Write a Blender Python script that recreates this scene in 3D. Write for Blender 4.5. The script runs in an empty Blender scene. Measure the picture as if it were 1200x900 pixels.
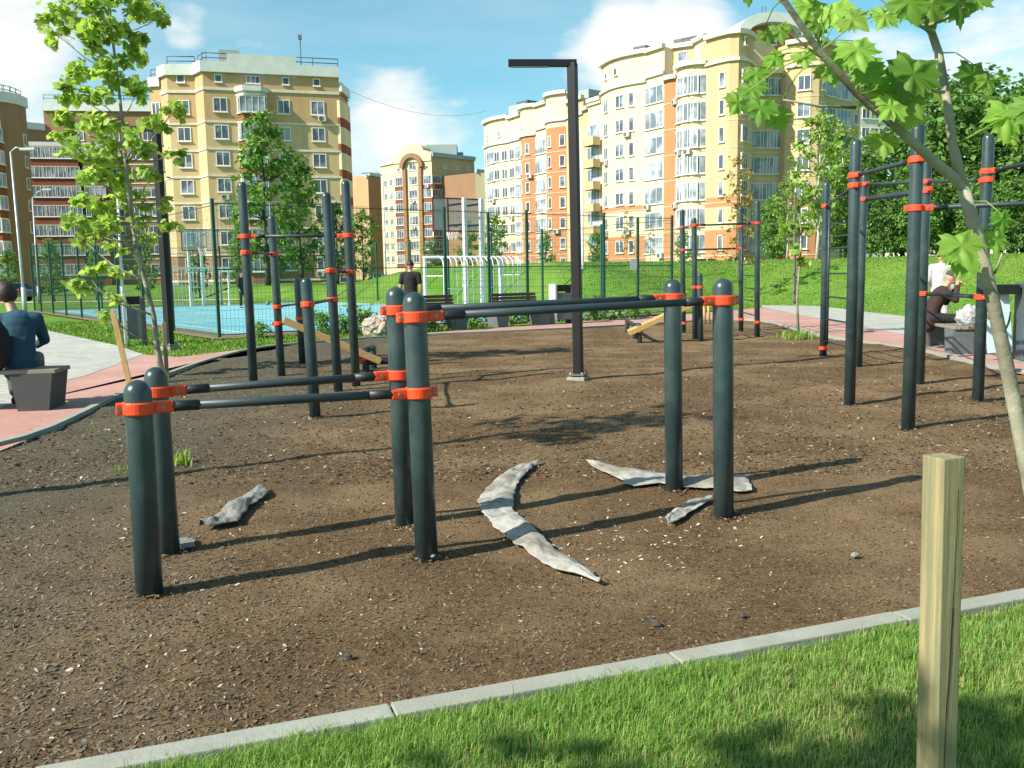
import bpy, bmesh, math, random
import numpy as np
from mathutils import Vector, Matrix, Euler, noise
random.seed(7); rng = np.random.default_rng(7)
sc = bpy.context.scene
COL = sc.collection
R = math.radians
PI = math.pi

# ------------------------------------------------------------------ camera
F = 1050.0                                # focal length for the 1200 x 900 photograph
EYE = Vector((0, 0, 1.4))
TILT = math.atan(128 / F); ROLL = 0.016
fwd = Vector((0, math.cos(TILT), -math.sin(TILT)))
r0 = Vector((1, 0, 0)); u0 = Vector((0, math.sin(TILT), math.cos(TILT)))
rgt = (r0 - ROLL * u0).normalized(); upv = (u0 + ROLL * r0).normalized()
cam = bpy.data.cameras.new('camera'); camo = bpy.data.objects.new('camera', cam); COL.objects.link(camo)
cam.sensor_width = 36; cam.lens = F / 1200 * 36; cam.clip_start = .05; cam.clip_end = 4000
m = Matrix((rgt, upv, -fwd)).transposed().to_4x4(); m.translation = EYE
camo.matrix_world = m
sc.camera = camo

def ray(px, py):
    return ((px - 600) / F * rgt - (py - 450) / F * upv + fwd).normalized()
def G(px, py, z=0.0):                     # point of the ground (height z) seen at a pixel
    d = ray(px, py); return EYE + d * ((z - EYE.z) / d.z)
def P(px, py, Y):                         # point at depth Y seen at a pixel
    d = ray(px, py); return EYE + d * (Y / d.y)
def proj(p):
    v = Vector(p) - EYE; z = v.dot(fwd)
    return 600 + F * v.dot(rgt) / z, 450 - F * v.dot(upv) / z

# ------------------------------------------------------------------ materials
def mat(name, c1, c2=None, scale=8, rough=.7, bump=0, bscale=None, detail=5, metal=0, spec=.5, c3=None, s3=.6, coord='Object', stretch=None, island=0):
    m = bpy.data.materials.new(name); m.use_nodes = True
    nt = m.node_tree; N = nt.nodes; L = nt.links; b = N['Principled BSDF']
    b.inputs['Roughness'].default_value = rough; b.inputs['Metallic'].default_value = metal
    b.inputs['Specular IOR Level'].default_value = spec
    tc = N.new('ShaderNodeTexCoord'); src = tc.outputs[coord]
    if stretch:
        mp = N.new('ShaderNodeMapping'); mp.inputs['Scale'].default_value = stretch
        L.new(src, mp.inputs[0]); src = mp.outputs[0]
    def nz(s, d=detail):
        n = N.new('ShaderNodeTexNoise'); n.inputs['Scale'].default_value = s; n.inputs['Detail'].default_value = d
        n.inputs['Roughness'].default_value = .65
        L.new(src, n.inputs['Vector']); return n
    def mix(fac, a, bb):
        x = N.new('ShaderNodeMix'); x.data_type = 'RGBA'
        L.new(fac, x.inputs[0])
        for v, i in ((a, 6), (bb, 7)):
            if hasattr(v, 'links'): L.new(v, x.inputs[i])
            else: x.inputs[i].default_value = (*v, 1)
        return x.outputs[2]
    def ramp(s, lo, hi):
        r = N.new('ShaderNodeMapRange'); r.inputs[1].default_value = lo; r.inputs[2].default_value = hi
        L.new(s, r.inputs[0]); return r.outputs[0]
    out = None
    if c2 is None:
        c2 = tuple(min(1, x * .8) for x in c1)
    out = mix(ramp(nz(scale).outputs[0], .35, .65), c1, c2)
    if c3: out = mix(ramp(nz(s3, 3).outputs[0], .45, .6), out, c3)
    if island:
        g = N.new('ShaderNodeNewGeometry'); h = N.new('ShaderNodeHueSaturation')
        a = N.new('ShaderNodeMapRange'); a.inputs[3].default_value = 1 - island; a.inputs[4].default_value = 1 + island
        L.new(g.outputs['Random Per Island'], a.inputs[0]); L.new(a.outputs[0], h.inputs['Value'])
        L.new(out, h.inputs['Color']); out = h.outputs[0]
    L.new(out, b.inputs['Base Color'])
    if bump:
        bp = N.new('ShaderNodeBump'); bp.inputs['Strength'].default_value = bump; bp.inputs['Distance'].default_value = .02
        L.new(nz(bscale or scale * 4).outputs[0], bp.inputs['Height']); L.new(bp.outputs[0], b.inputs['Normal'])
    return m

def leafmat(name, c1, c2, trans=.45, rough=.55, var=.35, spec=.3):
    m = bpy.data.materials.new(name); m.use_nodes = True
    nt = m.node_tree; N = nt.nodes; L = nt.links; b = N['Principled BSDF']; o = N['Material Output']
    g = N.new('ShaderNodeNewGeometry')
    x = N.new('ShaderNodeMix'); x.data_type = 'RGBA'
    x.inputs[6].default_value = (*c1, 1); x.inputs[7].default_value = (*c2, 1)
    L.new(g.outputs['Random Per Island'], x.inputs[0])
    hs = N.new('ShaderNodeHueSaturation'); w = N.new('ShaderNodeTexWhiteNoise'); w.noise_dimensions = '1D'
    L.new(g.outputs['Random Per Island'], w.inputs['W'])
    mr = N.new('ShaderNodeMapRange'); mr.inputs[3].default_value = 1 - var; mr.inputs[4].default_value = 1 + var
    L.new(w.outputs[0], mr.inputs[0]); L.new(mr.outputs[0], hs.inputs['Value']); L.new(x.outputs[2], hs.inputs['Color'])
    L.new(hs.outputs[0], b.inputs['Base Color']); b.inputs['Roughness'].default_value = rough
    b.inputs['Specular IOR Level'].default_value = spec
    t = N.new('ShaderNodeBsdfTranslucent'); h2 = N.new('ShaderNodeHueSaturation'); h2.inputs['Hue'].default_value = .485
    h2.inputs['Saturation'].default_value = 1.1; h2.inputs['Value'].default_value = 1.3
    L.new(hs.outputs[0], h2.inputs['Color']); L.new(h2.outputs[0], t.inputs[0])
    ms = N.new('ShaderNodeMixShader'); ms.inputs[0].default_value = trans
    L.new(b.outputs[0], ms.inputs[1]); L.new(t.outputs[0], ms.inputs[2]); L.new(ms.outputs[0], o.inputs[0])
    return m

def glassmat(name, c1, c2, thr=.55):
    m = bpy.data.materials.new(name); m.use_nodes = True
    N = m.node_tree.nodes; L = m.node_tree.links; b = N['Principled BSDF']
    oi = N.new('ShaderNodeObjectInfo'); tc = N.new('ShaderNodeTexCoord')
    n = N.new('ShaderNodeTexNoise'); n.inputs['Scale'].default_value = .55; n.noise_dimensions = '4D'
    L.new(tc.outputs['Object'], n.inputs['Vector'])
    ml = N.new('ShaderNodeMath'); ml.operation = 'MULTIPLY'; ml.inputs[1].default_value = 57
    L.new(oi.outputs['Random'], ml.inputs[0]); L.new(ml.outputs[0], n.inputs['W'])
    mr = N.new('ShaderNodeMapRange'); mr.inputs[1].default_value = thr - .06; mr.inputs[2].default_value = thr + .06
    L.new(n.outputs[0], mr.inputs[0])
    x = N.new('ShaderNodeMix'); x.data_type = 'RGBA'; x.inputs[6].default_value = (*c1, 1); x.inputs[7].default_value = (*c2, 1)
    L.new(mr.outputs[0], x.inputs[0]); L.new(x.outputs[2], b.inputs['Base Color'])
    b.inputs['Roughness'].default_value = .12; b.inputs['Specular IOR Level'].default_value = .45
    return m

# ------------------------------------------------------------------ mesh building
class MB:
    def __init__(s): s.v = []; s.f = []; s.m = []; s.sm = []
    def add(s, vs, fs, mi=0, smooth=False):
        o = len(s.v); s.v += [tuple(x) for x in vs]
        for f in fs:
            s.f.append(tuple(i + o for i in f)); s.m.append(mi); s.sm.append(smooth)
        return s
    def box(s, c, d, rot=None, mi=0, bev=0):
        x, y, z = d[0] / 2, d[1] / 2, d[2] / 2
        if bev:
            bm = bmesh.new(); bmesh.ops.create_cube(bm, size=1)
            for v in bm.verts: v.co = Vector((v.co.x * d[0], v.co.y * d[1], v.co.z * d[2]))
            bmesh.ops.bevel(bm, geom=bm.edges[:], offset=bev, segments=2, affect='EDGES', profile=.6)
            V = [v.co.copy() for v in bm.verts]; Fs = [tuple(v.index for v in f.verts) for f in bm.faces]; bm.free()
        else:
            V = [Vector(p) for p in ((-x, -y, -z), (x, -y, -z), (x, y, -z), (-x, y, -z), (-x, -y, z), (x, -y, z), (x, y, z), (-x, y, z))]
            Fs = [(0, 3, 2, 1), (4, 5, 6, 7), (0, 1, 5, 4), (1, 2, 6, 5), (2, 3, 7, 6), (3, 0, 4, 7)]
        if rot is not None:
            q = rot if isinstance(rot, Matrix) else Matrix.Rotation(rot, 3, 'Z')
            V = [q @ p for p in V]
        c = Vector(c); return s.add([p + c for p in V], Fs, mi)
    def tube(s, pts, rad, n=10, cap=True, mi=0, smooth=True, dome=0):
        pts = [Vector(p) for p in pts]; k = len(pts)
        rad = [rad] * k if isinstance(rad, (int, float)) else list(rad)
        if dome:                                   # rounded end after the last point
            d = (pts[-1] - pts[-2]).normalized(); b = pts[-1]; rr = rad[-1]
            pts[-1] = b - d * rr * dome
            for a in (25, 50, 72, 86):
                pts.append(b - d * rr * dome * (1 - math.sin(R(a)))); rad.append(rr * math.cos(R(a)))
            k = len(pts)
        t0 = (pts[1] - pts[0]).normalized(); ref = Vector((0, 0, 1)) if abs(t0.z) < .9 else Vector((1, 0, 0))
        a = t0.cross(ref).normalized(); V = []
        for i in range(k):
            t = (pts[min(i + 1, k - 1)] - pts[max(i - 1, 0)]).normalized()
            a = (a - t * a.dot(t)).normalized(); b = t.cross(a)
            for j in range(n):
                w = 2 * PI * j / n; V.append(pts[i] + (a * math.cos(w) + b * math.sin(w)) * rad[i])
        Fs = [(i * n + j, i * n + (j + 1) % n, (i + 1) * n + (j + 1) % n, (i + 1) * n + j) for i in range(k - 1) for j in range(n)]
        s.add(V, Fs, mi, smooth)
        if cap:
            o = len(s.v) - len(V)
            s.f.append(tuple(o + j for j in reversed(range(n)))); s.m.append(mi); s.sm.append(False)
            s.f.append(tuple(o + (k - 1) * n + j for j in range(n))); s.m.append(mi); s.sm.append(False)
        return s
    def prism(s, poly, y0, y1, M, mi=0):           # polygon in local xz, extruded along local y, mapped by M
        n = len(poly)
        V = [M @ Vector((x, y0, z)) for x, z in poly] + [M @ Vector((x, y1, z)) for x, z in poly]
        Fs = [tuple(range(n)), tuple(reversed(range(n, 2 * n)))] + [(i, i + n, (i + 1) % n + n, (i + 1) % n) for i in range(n)]
        return s.add(V, Fs, mi)
    def build(s, name, mats, parent=None, loc=None, auto=False):
        me = bpy.data.meshes.new(name); me.from_pydata(s.v, [], s.f); 
        for mm in (mats if isinstance(mats, (list, tuple)) else [mats]): me.materials.append(mm)
        me.polygons.foreach_set('material_index', s.m); me.polygons.foreach_set('use_smooth', s.sm)
        me.validate(); me.update()
        return link(name, me, parent, loc)

def link(name, me, parent=None, loc=None):
    o = bpy.data.objects.new(name, me); COL.objects.link(o)
    if parent is not None: o.parent = parent
    if loc is not None: o.location = loc
    return o
def np_mesh(name, V, k, mats, mi=None, smooth=False):
    """faces of k consecutive vertices each"""
    V = np.asarray(V, dtype=np.float32).reshape(-1, 3); nv = len(V); nf = nv // k
    me = bpy.data.meshes.new(name); me.vertices.add(nv); me.vertices.foreach_set('co', V.ravel())
    me.loops.add(nv); me.loops.foreach_set('vertex_index', np.arange(nv, dtype=np.int32))
    me.polygons.add(nf); me.polygons.foreach_set('loop_start', np.arange(0, nv, k, dtype=np.int32))
    for mm in (mats if isinstance(mats, (list, tuple)) else [mats]): me.materials.append(mm)
    if mi is not None: me.polygons.foreach_set('material_index', np.asarray(mi, dtype=np.int32))
    me.update(calc_edges=True); return me
def tag(o, label=None, cat=None, group=None, kind=None):
    for k, v in (('label', label), ('category', cat), ('group', group), ('kind', kind)):
        if v: o[k] = v
    return o
def thing(name, label, cat, loc=(0, 0, 0), rz=0, group=None, kind=None):
    o = bpy.data.objects.new(name, None); COL.objects.link(o); o.empty_display_size = .2
    o.location = loc; o.rotation_euler = (0, 0, rz)
    return tag(o, label, cat, group, kind)
def copy_thing(src, label, loc, rz=0, scale=None, group=None):
    def cp(o, par):
        c = o.copy(); COL.objects.link(c)
        if par is not None: c.parent = par
        for ch in kids.get(o.name, []): cp(ch, c)
        return c
    kids = {}
    def walk(o):
        kids[o.name] = list(o.children)
        for ch in o.children: walk(ch)
    walk(src); c = cp(src, None)
    c.location = loc; c.rotation_euler = (0, 0, rz)
    if scale is not None: c.scale = (scale, scale, scale) if isinstance(scale, (int, float)) else scale
    c['label'] = label
    if group: c['group'] = group
    return c
def smooth_step(t): t = np.clip(t, 0, 1); return t * t * (3 - 2 * t)
# ------------------------------------------------------------------ materials of the place
M = {}
M['post'] = mat('post_paint', (.023, .046, .049), (.018, .037, .040), 3, .3, .04, 60, c3=(.036, .058, .062), s3=4)
M['bar'] = mat('bar_paint', (.026, .044, .05), (.02, .035, .042), 5, .48)
M['collar'] = mat('dark_collar', (.012, .018, .022), None, 5, .5)
M['red'] = mat('red_plastic', (.78, .075, .018), (.68, .055, .014), 12, .42, .03, 40)
M['bolt'] = mat('bolt_steel', (.30, .28, .26), None, 10, .35, metal=.8)
M['black'] = mat('black_metal', (.006, .007, .009), (.008, .009, .011), 4, .5, spec=.3)
M['conc'] = mat('pale_concrete', (.30, .315, .275), (.24, .255, .22), 9, .9, .2, 60, c3=(.25, .255, .215), s3=1.8)
M['grey'] = mat('grey_concrete', (.115, .135, .14), (.09, .105, .11), 7, .8, .1, 50)
M['darkgrey'] = mat('dark_panel', (.05, .058, .062), (.04, .046, .05), 5, .6)
M['pale'] = mat('pale_panel', (.42, .47, .46), (.36, .41, .41), 3, .55)
M['wood'] = mat('fresh_wood', (.50, .34, .13), (.36, .22, .075), 6, .7, .15, 30, stretch=(6, 6, .7))
M['board'] = mat('board_wood', (.46, .29, .12), (.34, .19, .07), 5, .6, .1, 30, stretch=(1, 8, 8))
M['slat'] = mat('dark_slat', (.075, .035, .024), (.05, .024, .017), 5, .6, .1, 30, stretch=(1, 8, 8))
M['greyslat'] = mat('weathered_slat', (.26, .23, .17), (.18, .16, .12), 5, .7, .1, 30, stretch=(1, 8, 8))
M['white'] = mat('white_paint', (.78, .78, .75), (.70, .70, .68), 4, .45)
M['green'] = mat('green_paint', (.012, .075, .045), (.010, .06, .036), 4, .5)
M['wire'] = mat('green_wire', (.02, .13, .07), (.015, .10, .055), 4, .5)
M['galv'] = mat('galvanised_steel', (.45, .47, .47), (.36, .38, .39), 6, .5, metal=.35)
M['soil'] = mat('bark_mulch', (.160, .103, .053), (.080, .050, .025), 26, .95, .9, 70, 9, c3=(.195, .132, .073), s3=.7, spec=.15)
M['lawn'] = mat('lawn_soil', (.10, .21, .028), (.08, .175, .022), 3, .95, .4, 40, 8, c3=(.13, .225, .036), s3=.35, spec=.1)
M['turf'] = mat('turf_soil', (.13, .20, .045), (.09, .12, .03), 14, .95, .8, 60, 8, spec=.1)
M['rubber'] = mat('red_rubber', (.42, .235, .20), (.36, .20, .17), 5, .9, .3, 160, 7, c3=(.44, .27, .235), s3=.5, spec=.2)
M['court'] = mat('blue_court', (.15, .40, .46), (.13, .37, .43), 1.2, .8, .1, 60, c3=(.19, .43, .48), s3=.2)
M['asphalt'] = mat('asphalt', (.055, .055, .055), (.045, .045, .046), 6, .9, .2, 80)
M['sand'] = mat('sandy_path', (.42, .37, .28), (.36, .32, .24), 2, .95)
M['dry'] = mat('dry_border', (.20, .15, .09), (.13, .10, .05), 5, .95, .5, 40)
M['fabric'] = mat('geotextile', (.40, .40, .37), (.30, .30, .28), 14, .95, .6, 90, 8, c3=(.24, .22, .18), s3=5, spec=.1)
M['dfabric'] = mat('dark_geotextile', (.30, .30, .285), (.15, .155, .15), 60, .95, .6, 200, 8, spec=.1)

def brickpave(name, c1, c2, cm):
    m = bpy.data.materials.new(name); m.use_nodes = True
    N = m.node_tree.nodes; L = m.node_tree.links; b = N['Principled BSDF']; b.inputs['Roughness'].default_value = .85
    tc = N.new('ShaderNodeTexCoord'); mp = N.new('ShaderNodeMapping'); mp.inputs['Rotation'].default_value[2] = R(36)
    br = N.new('ShaderNodeTexBrick'); br.inputs['Color1'].default_value = (*c1, 1); br.inputs['Color2'].default_value = (*c2, 1)
    br.inputs['Mortar'].default_value = (*cm, 1); br.inputs['Scale'].default_value = 1; br.inputs['Brick Width'].default_value = .3
    br.inputs['Row Height'].default_value = .15; br.inputs['Mortar Size'].default_value = .006
    L.new(tc.outputs['Object'], mp.inputs[0]); L.new(mp.outputs[0], br.inputs['Vector'])
    n = N.new('ShaderNodeTexNoise'); n.inputs['Scale'].default_value = 1.5; n.inputs['Detail'].default_value = 6
    L.new(tc.outputs['Object'], n.inputs['Vector'])
    x = N.new('ShaderNodeMix'); x.data_type = 'RGBA'; x.blend_type = 'MULTIPLY'; x.inputs[0].default_value = .35
    L.new(br.outputs[0], x.inputs[6]); L.new(n.outputs[0], x.inputs[7]); L.new(x.outputs[2], b.inputs['Base Color'])
    return m
M['paver'] = brickpave('pale_paving', (.50, .50, .45), (.40, .41, .37), (.17, .17, .15))

# grey grainy tone mixed into the bark, stronger towards the left of the yard
def ground_extra():
    m = M['soil']; N = m.node_tree.nodes; L = m.node_tree.links; b = N['Principled BSDF']
    old = b.inputs['Base Color'].links[0].from_socket
    tc = N.new('ShaderNodeTexCoord'); sp = N.new('ShaderNodeSeparateXYZ'); L.new(tc.outputs['Object'], sp.inputs[0])
    n = N.new('ShaderNodeTexNoise'); n.inputs['Scale'].default_value = .9; n.inputs['Detail'].default_value = 5
    L.new(tc.outputs['Object'], n.inputs['Vector'])
    a = N.new('ShaderNodeMath'); a.operation = 'MULTIPLY_ADD'; a.inputs[1].default_value = -.55; a.inputs[2].default_value = -.95
    L.new(sp.outputs[0], a.inputs[0])
    c = N.new('ShaderNodeMath'); c.operation = 'MULTIPLY_ADD'; c.inputs[1].default_value = 1.6; L.new(n.outputs[0], c.inputs[0]); L.new(a.outputs[0], c.inputs[2])
    mr = N.new('ShaderNodeMapRange'); mr.inputs[1].default_value = .55; mr.inputs[2].default_value = 1.5; mr.inputs[4].default_value = .8; L.new(c.outputs[0], mr.inputs[0])
    f = N.new('ShaderNodeTexNoise'); f.inputs['Scale'].default_value = 45; f.inputs['Detail'].default_value = 8; L.new(tc.outputs['Object'], f.inputs['Vector'])
    g = N.new('ShaderNodeMix'); g.data_type = 'RGBA'; g.inputs[6].default_value = (.036, .036, .026, 1); g.inputs[7].default_value = (.125, .122, .090, 1)
    L.new(f.outputs[0], g.inputs[0])
    x = N.new('ShaderNodeMix'); x.data_type = 'RGBA'; L.new(mr.outputs[0], x.inputs[0]); L.new(old, x.inputs[6]); L.new(g.outputs[2], x.inputs[7])
    L.new(x.outputs[2], b.inputs['Base Color'])
ground_extra()

# ------------------------------------------------------------------ outlines (world xy) on the flat yard
def gx(l, z=0): return [G(a, b, z).to_2d() for a, b in l]
inner = gx([(0, 530), (60, 505), (120, 474), (180, 446), (240, 424), (300, 408), (400, 399), (500, 393), (600, 389), (700, 384), (760, 380.5),
            (820, 376.5), (860, 374.5), (890, 375.5), (914, 381), (953, 393), (1000, 400), (1080, 410.5), (1133, 425), (1200, 440)])
inner = [Vector((-6.3, 4.2)), Vector((-5.9, 5.6))] + inner + [Vector((9.0, 9.6)), Vector((10.2, 6.0)), Vector((10.8, 2.0))]
outer = gx([(168, 416), (210, 419), (290, 409.5), (353, 402), (450, 394.5), (540, 387.5), (600, 383.5), (684, 377), (770, 371), (836, 366), (893, 360)])
pale_r_out = gx([(893, 358), (953, 359), (990, 362.5), (1010, 365.5), (1060, 371), (1120, 384), (1200, 408)])
rubber_r = gx([(893, 360.5), (939, 370), (1010, 383.5), (1060, 393), (1120, 406), (1200, 427)])
# front kerb line, top edge towards the yard
ka, kb = G(40, 897, .07).to_2d(), G(1200, 688, .07).to_2d()
kd = (kb - ka).normalized(); kn = Vector((kd.y, -kd.x))          # kn points to the camera side
k0 = ka - kd * 4; k1 = kb + kd * 8

def sheet(name, poly, z, m, kind='structure'):
    b = MB(); b.add([(p[0], p[1], z) for p in poly], [tuple(range(len(poly)))])
    o = b.build(name, m); o['kind'] = kind
    me = o.data
    if me.polygons[0].normal.z < 0: me.flip_normals()
    return o

# the lawn / terrain: one sheet to the horizon, flat where the yard lies, rising in a bank behind and to the right
U = Vector((.81, .587)); P0 = Vector((-7.1, 21.8)); W = Vector((-.587, .81))     # court axes
foot = [p.copy() for p in outer[5:]] + [p.copy() for p in pale_r_out] + [Vector((10.4, 12.5)), Vector((11.8, 6)), Vector((12, -20))]
def bank(x, y):
    x = np.asarray(x, float); y = np.asarray(y, float)
    d = np.full(x.shape, 1e9)
    for a, b in zip(foot[:-1], foot[1:]):
        abx, aby = b.x - a.x, b.y - a.y; t = np.clip(((x - a.x) * abx + (y - a.y) * aby) / (abx * abx + aby * aby), 0, 1)
        d = np.minimum(d, np.hypot(x - a.x - t * abx, y - a.y - t * aby))
    # inside = on the yard side of the foot line
    poly = foot + [Vector((-80, -20)), Vector((-80, outer[5].y))]
    ins = np.zeros(x.shape, bool); n = len(poly)
    for i in range(n):
        a, b = poly[i], poly[(i + 1) % n]
        c = ((a.y > y) != (b.y > y)) & (x < (b.x - a.x) * (y - a.y) / (b.y - a.y + 1e-12) + a.x)
        ins ^= c
    q = (x - P0.x) * U.x + (y - P0.y) * U.y - 15.6
    q2 = y - 56 + .3 * x
    wgt = np.maximum(smooth_step((q + .5) / 3.0), smooth_step(q2 / 6) * smooth_step((x + 6.5) / 5))
    h = 2.05 * smooth_step(.12 + d / 10.5) - 2.05 * smooth_step(np.array(.12))
    far = smooth_step((y - 75) / 60)
    return np.where(ins, 0, h * wgt) * (1 - .55 * smooth_step((d - 18) / 14)) - .045
def bz(x, y): return float(bank(np.array([x]), np.array([y]))[0])
xs = np.concatenate([np.linspace(-900, -62, 12), np.arange(-60, 60.1, .8), np.linspace(62, 900, 12)])
ys = np.concatenate([np.linspace(-60, -4, 8), np.arange(-3, 75, .8), np.linspace(76, 200, 30), np.linspace(230, 1500, 10)])
X, Y = np.meshgrid(xs, ys); Z = bank(X, Y)
nx, ny = len(xs), len(ys)
idx = np.arange(nx * ny).reshape(ny, nx)
tb = MB(); tb.v = np.stack([X.ravel(), Y.ravel(), Z.ravel()], 1).tolist()
tb.f = [(int(idx[j, i]), int(idx[j, i + 1]), int(idx[j + 1, i + 1]), int(idx[j + 1, i])) for j in range(ny - 1) for i in range(nx - 1)]
tb.m = [0] * len(tb.f); tb.sm = [True] * len(tb.f)
tb.build('lawn_terrain', M['lawn'])['kind'] = 'structure'

# bark yard: gently uneven grid clipped to the outline by sitting under the paths
yard_poly = [k0] + [Vector((-6.3, 4.2))] + inner[1:] + [k1]
yard_poly = [p for p in yard_poly]
sheet('yard_base', yard_poly, -.02, M['soil'])
def inpoly(x, y, poly):
    ins = np.zeros(x.shape, bool); n = len(poly)
    for i in range(n):
        a, b = poly[i], poly[(i + 1) % n]
        ins ^= ((a[1] > y) != (b[1] > y)) & (x < (b[0] - a[0]) * (y - a[1]) / (b[1] - a[1] + 1e-12) + a[0])
    return ins
def yz(x, y):                                   # small hollows and heaps, zero mean
    return .022 * noise.noise((x * .8, y * .8, 3.1)) + .014 * noise.noise((x * 2.3, y * 2.3, 9.2)) + .009 * noise.noise((x * 6.1, y * 6.1, 1.2))
gxs = np.arange(-6.4, 11.0, .09); gys = np.arange(1.6, 27, .09)
gb = MB(); gi = {}
XX, YY = np.meshgrid(gxs, gys); INS = inpoly(XX, YY, yard_poly)
for j in range(len(gys) - 1):
    for i in range(len(gxs) - 1):
        if INS[j, i] and INS[j, i + 1] and INS[j + 1, i] and INS[j + 1, i + 1]:
            q = []
            for (a, b) in ((j, i), (j, i + 1), (j + 1, i + 1), (j + 1, i)):
                if (a, b) not in gi:
                    gi[(a, b)] = len(gb.v); x, y = gxs[b], gys[a]; gb.v.append((x, y, yz(x, y)))
                q.append(gi[(a, b)])
            gb.f.append(tuple(q)); gb.m.append(0); gb.sm.append(True)
gb.build('yard_ground', M['soil'])['kind'] = 'structure'

# paths
red = inner[2:22] + [Vector((8.3, 12.0))][:0] + rubber_r[::-1] + outer[::-1][1:] + gx([(131, 430), (98, 442), (70, 449), (0, 489), (-150, 560)])
sheet('rubber_path', inner[0:22] + [Vector((8.9, 11.0))] + rubber_r[::-1] + outer[::-1][1:] + gx([(131, 430), (98, 442), (70, 449), (0, 480)]) + [Vector((-8.5, 6.5)), Vector((-9, 4))], .012, M['rubber'])
sheet('paved_path', gx([(168, 416), (131, 430), (98, 442), (70, 449), (0, 480)]) + [Vector((-8.5, 6.5)), Vector((-14, 6.5))] + gx([(-260, 400), (-60, 372), (37, 384), (135, 405)]), .016, M['paver'])
sheet('paved_path', rubber_r + [Vector((8.9, 11.0)), Vector((9.6, 11.4))] + pale_r_out[::-1], .016, M['paver'])

# kerbs
def ribbon_kerb(name, pts, w, z0, z1, closed=False, seg=None):
    b = MB(); n = len(pts); L_, R_ = [], []
    for i, p in enumerate(pts):
        t = (pts[min(i + 1, n - 1)] - pts[max(i - 1, 0)]).normalized(); nn = Vector((t.y, -t.x))
        L_.append(p + nn * w / 2); R_.append(p - nn * w / 2)
    for i in range(n - 1):
        a, bb, c, d = L_[i], L_[i + 1], R_[i + 1], R_[i]
        b.add([(*a, z0), (*bb, z0), (*c, z0), (*d, z0), (*a, z1), (*bb, z1), (*c, z1), (*d, z1)],
              [(4, 5, 6, 7), (0, 1, 5, 4), (2, 3, 7, 6), (3, 0, 4, 7), (1, 2, 6, 5)])
    o = b.build(name, M['conc']); o['kind'] = 'structure'; me = o.data
    bm = bmesh.new(); bm.from_mesh(me); bmesh.ops.recalc_face_normals(bm, faces=bm.faces); bm.to_mesh(me); bm.free()
    return o
cur = []
for a, b in zip(inner[:-1], inner[1:]):
    n = max(1, int((b - a).length / .5)); cur += [a.lerp(b, i / n) for i in range(n)]
cur.append(inner[-1])
# smooth the polyline
for _ in range(3): cur = [cur[0]] + [(cur[i - 1] + cur[i] * 2 + cur[i + 1]) / 4 for i in range(1, len(cur) - 1)] + [cur[-1]]
ribbon_kerb('path_kerb', cur, .08, -.05, .045)
# the front kerb: 1 m stones with fine joints
fb = MB(); L0 = (k1 - k0).length; i = 0; s0 = 0
kz = math.atan2(kd.y, kd.x)
while s0 < L0:
    p = k0 + kd * (s0 + .5) + kn * .045
    fb.box((p.x, p.y, -.02 + random.uniform(-.003, .003)), (.993, .09, .18), kz + random.uniform(-.004, .004), bev=.006); s0 += 1.0
fb.build('front_kerb', M['conc'])['kind'] = 'structure'
# foreground lawn a little under the kerb top
c0, c1 = k0 + kn * .085, k1 + kn * .085
fl = MB(); nn_ = 90; mm_ = 34; V = []
for j in range(mm_ + 1):
    for i in range(nn_ + 1):
        p = c0.lerp(c1, i / nn_) + kn * (j / mm_ * 7)
        V.append((p.x, p.y, .035 + .02 * noise.noise((p.x * 1.7, p.y * 1.7, 0)) * min(1, j / 3)))
fl.add(V, [(j * (nn_ + 1) + i, (j + 1) * (nn_ + 1) + i, (j + 1) * (nn_ + 1) + i + 1, j * (nn_ + 1) + i + 1) for j in range(mm_) for i in range(nn_)], 0, True)
fl.build('front_lawn', M['turf'])['kind'] = 'structure'

# court
def cw(a, b): return P0 + U * a + W * b
sheet('court_border', [cw(-.3, -.5), cw(15.9, -.5), cw(15.9, 28.4), cw(-.3, 28.4)], .002, M['dry'])
sheet('sports_court', [cw(.5, .7), cw(14.9, .7), cw(14.9, 27.2), cw(.5, 27.2)], .010, M['court'])
lb = MB()
def stripe(a, b, wd=.08):
    a, b = cw(*a), cw(*b); t = (b - a).normalized(); n = Vector((-t.y, t.x)) * wd / 2
    lb.add([(*(a - n), .016), (*(b - n), .016), (*(b + n), .016), (*(a + n), .016)], [(0, 1, 2, 3)])
for a, b in (((1, 1.2), (14.4, 1.2)), ((1, 26.7), (14.4, 26.7)), ((1, 1.3), (1, 26.6)), ((14.4, 1.3), (14.4, 26.6)), ((1.1, 14), (14.3, 14))): stripe(a, b)
lb.build('court_markings', M['white'])['kind'] = 'structure'
# road and path behind the court
sheet('road', [(-120, 96), (-3, 92), (2, 103), (-120, 108)], -.02, M['asphalt'])
sheet('sandy_path', [(-60, 66), (-9.5, 61), (-8.6, 64.5), (-60, 71)], -.02, M['sand'])
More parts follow.
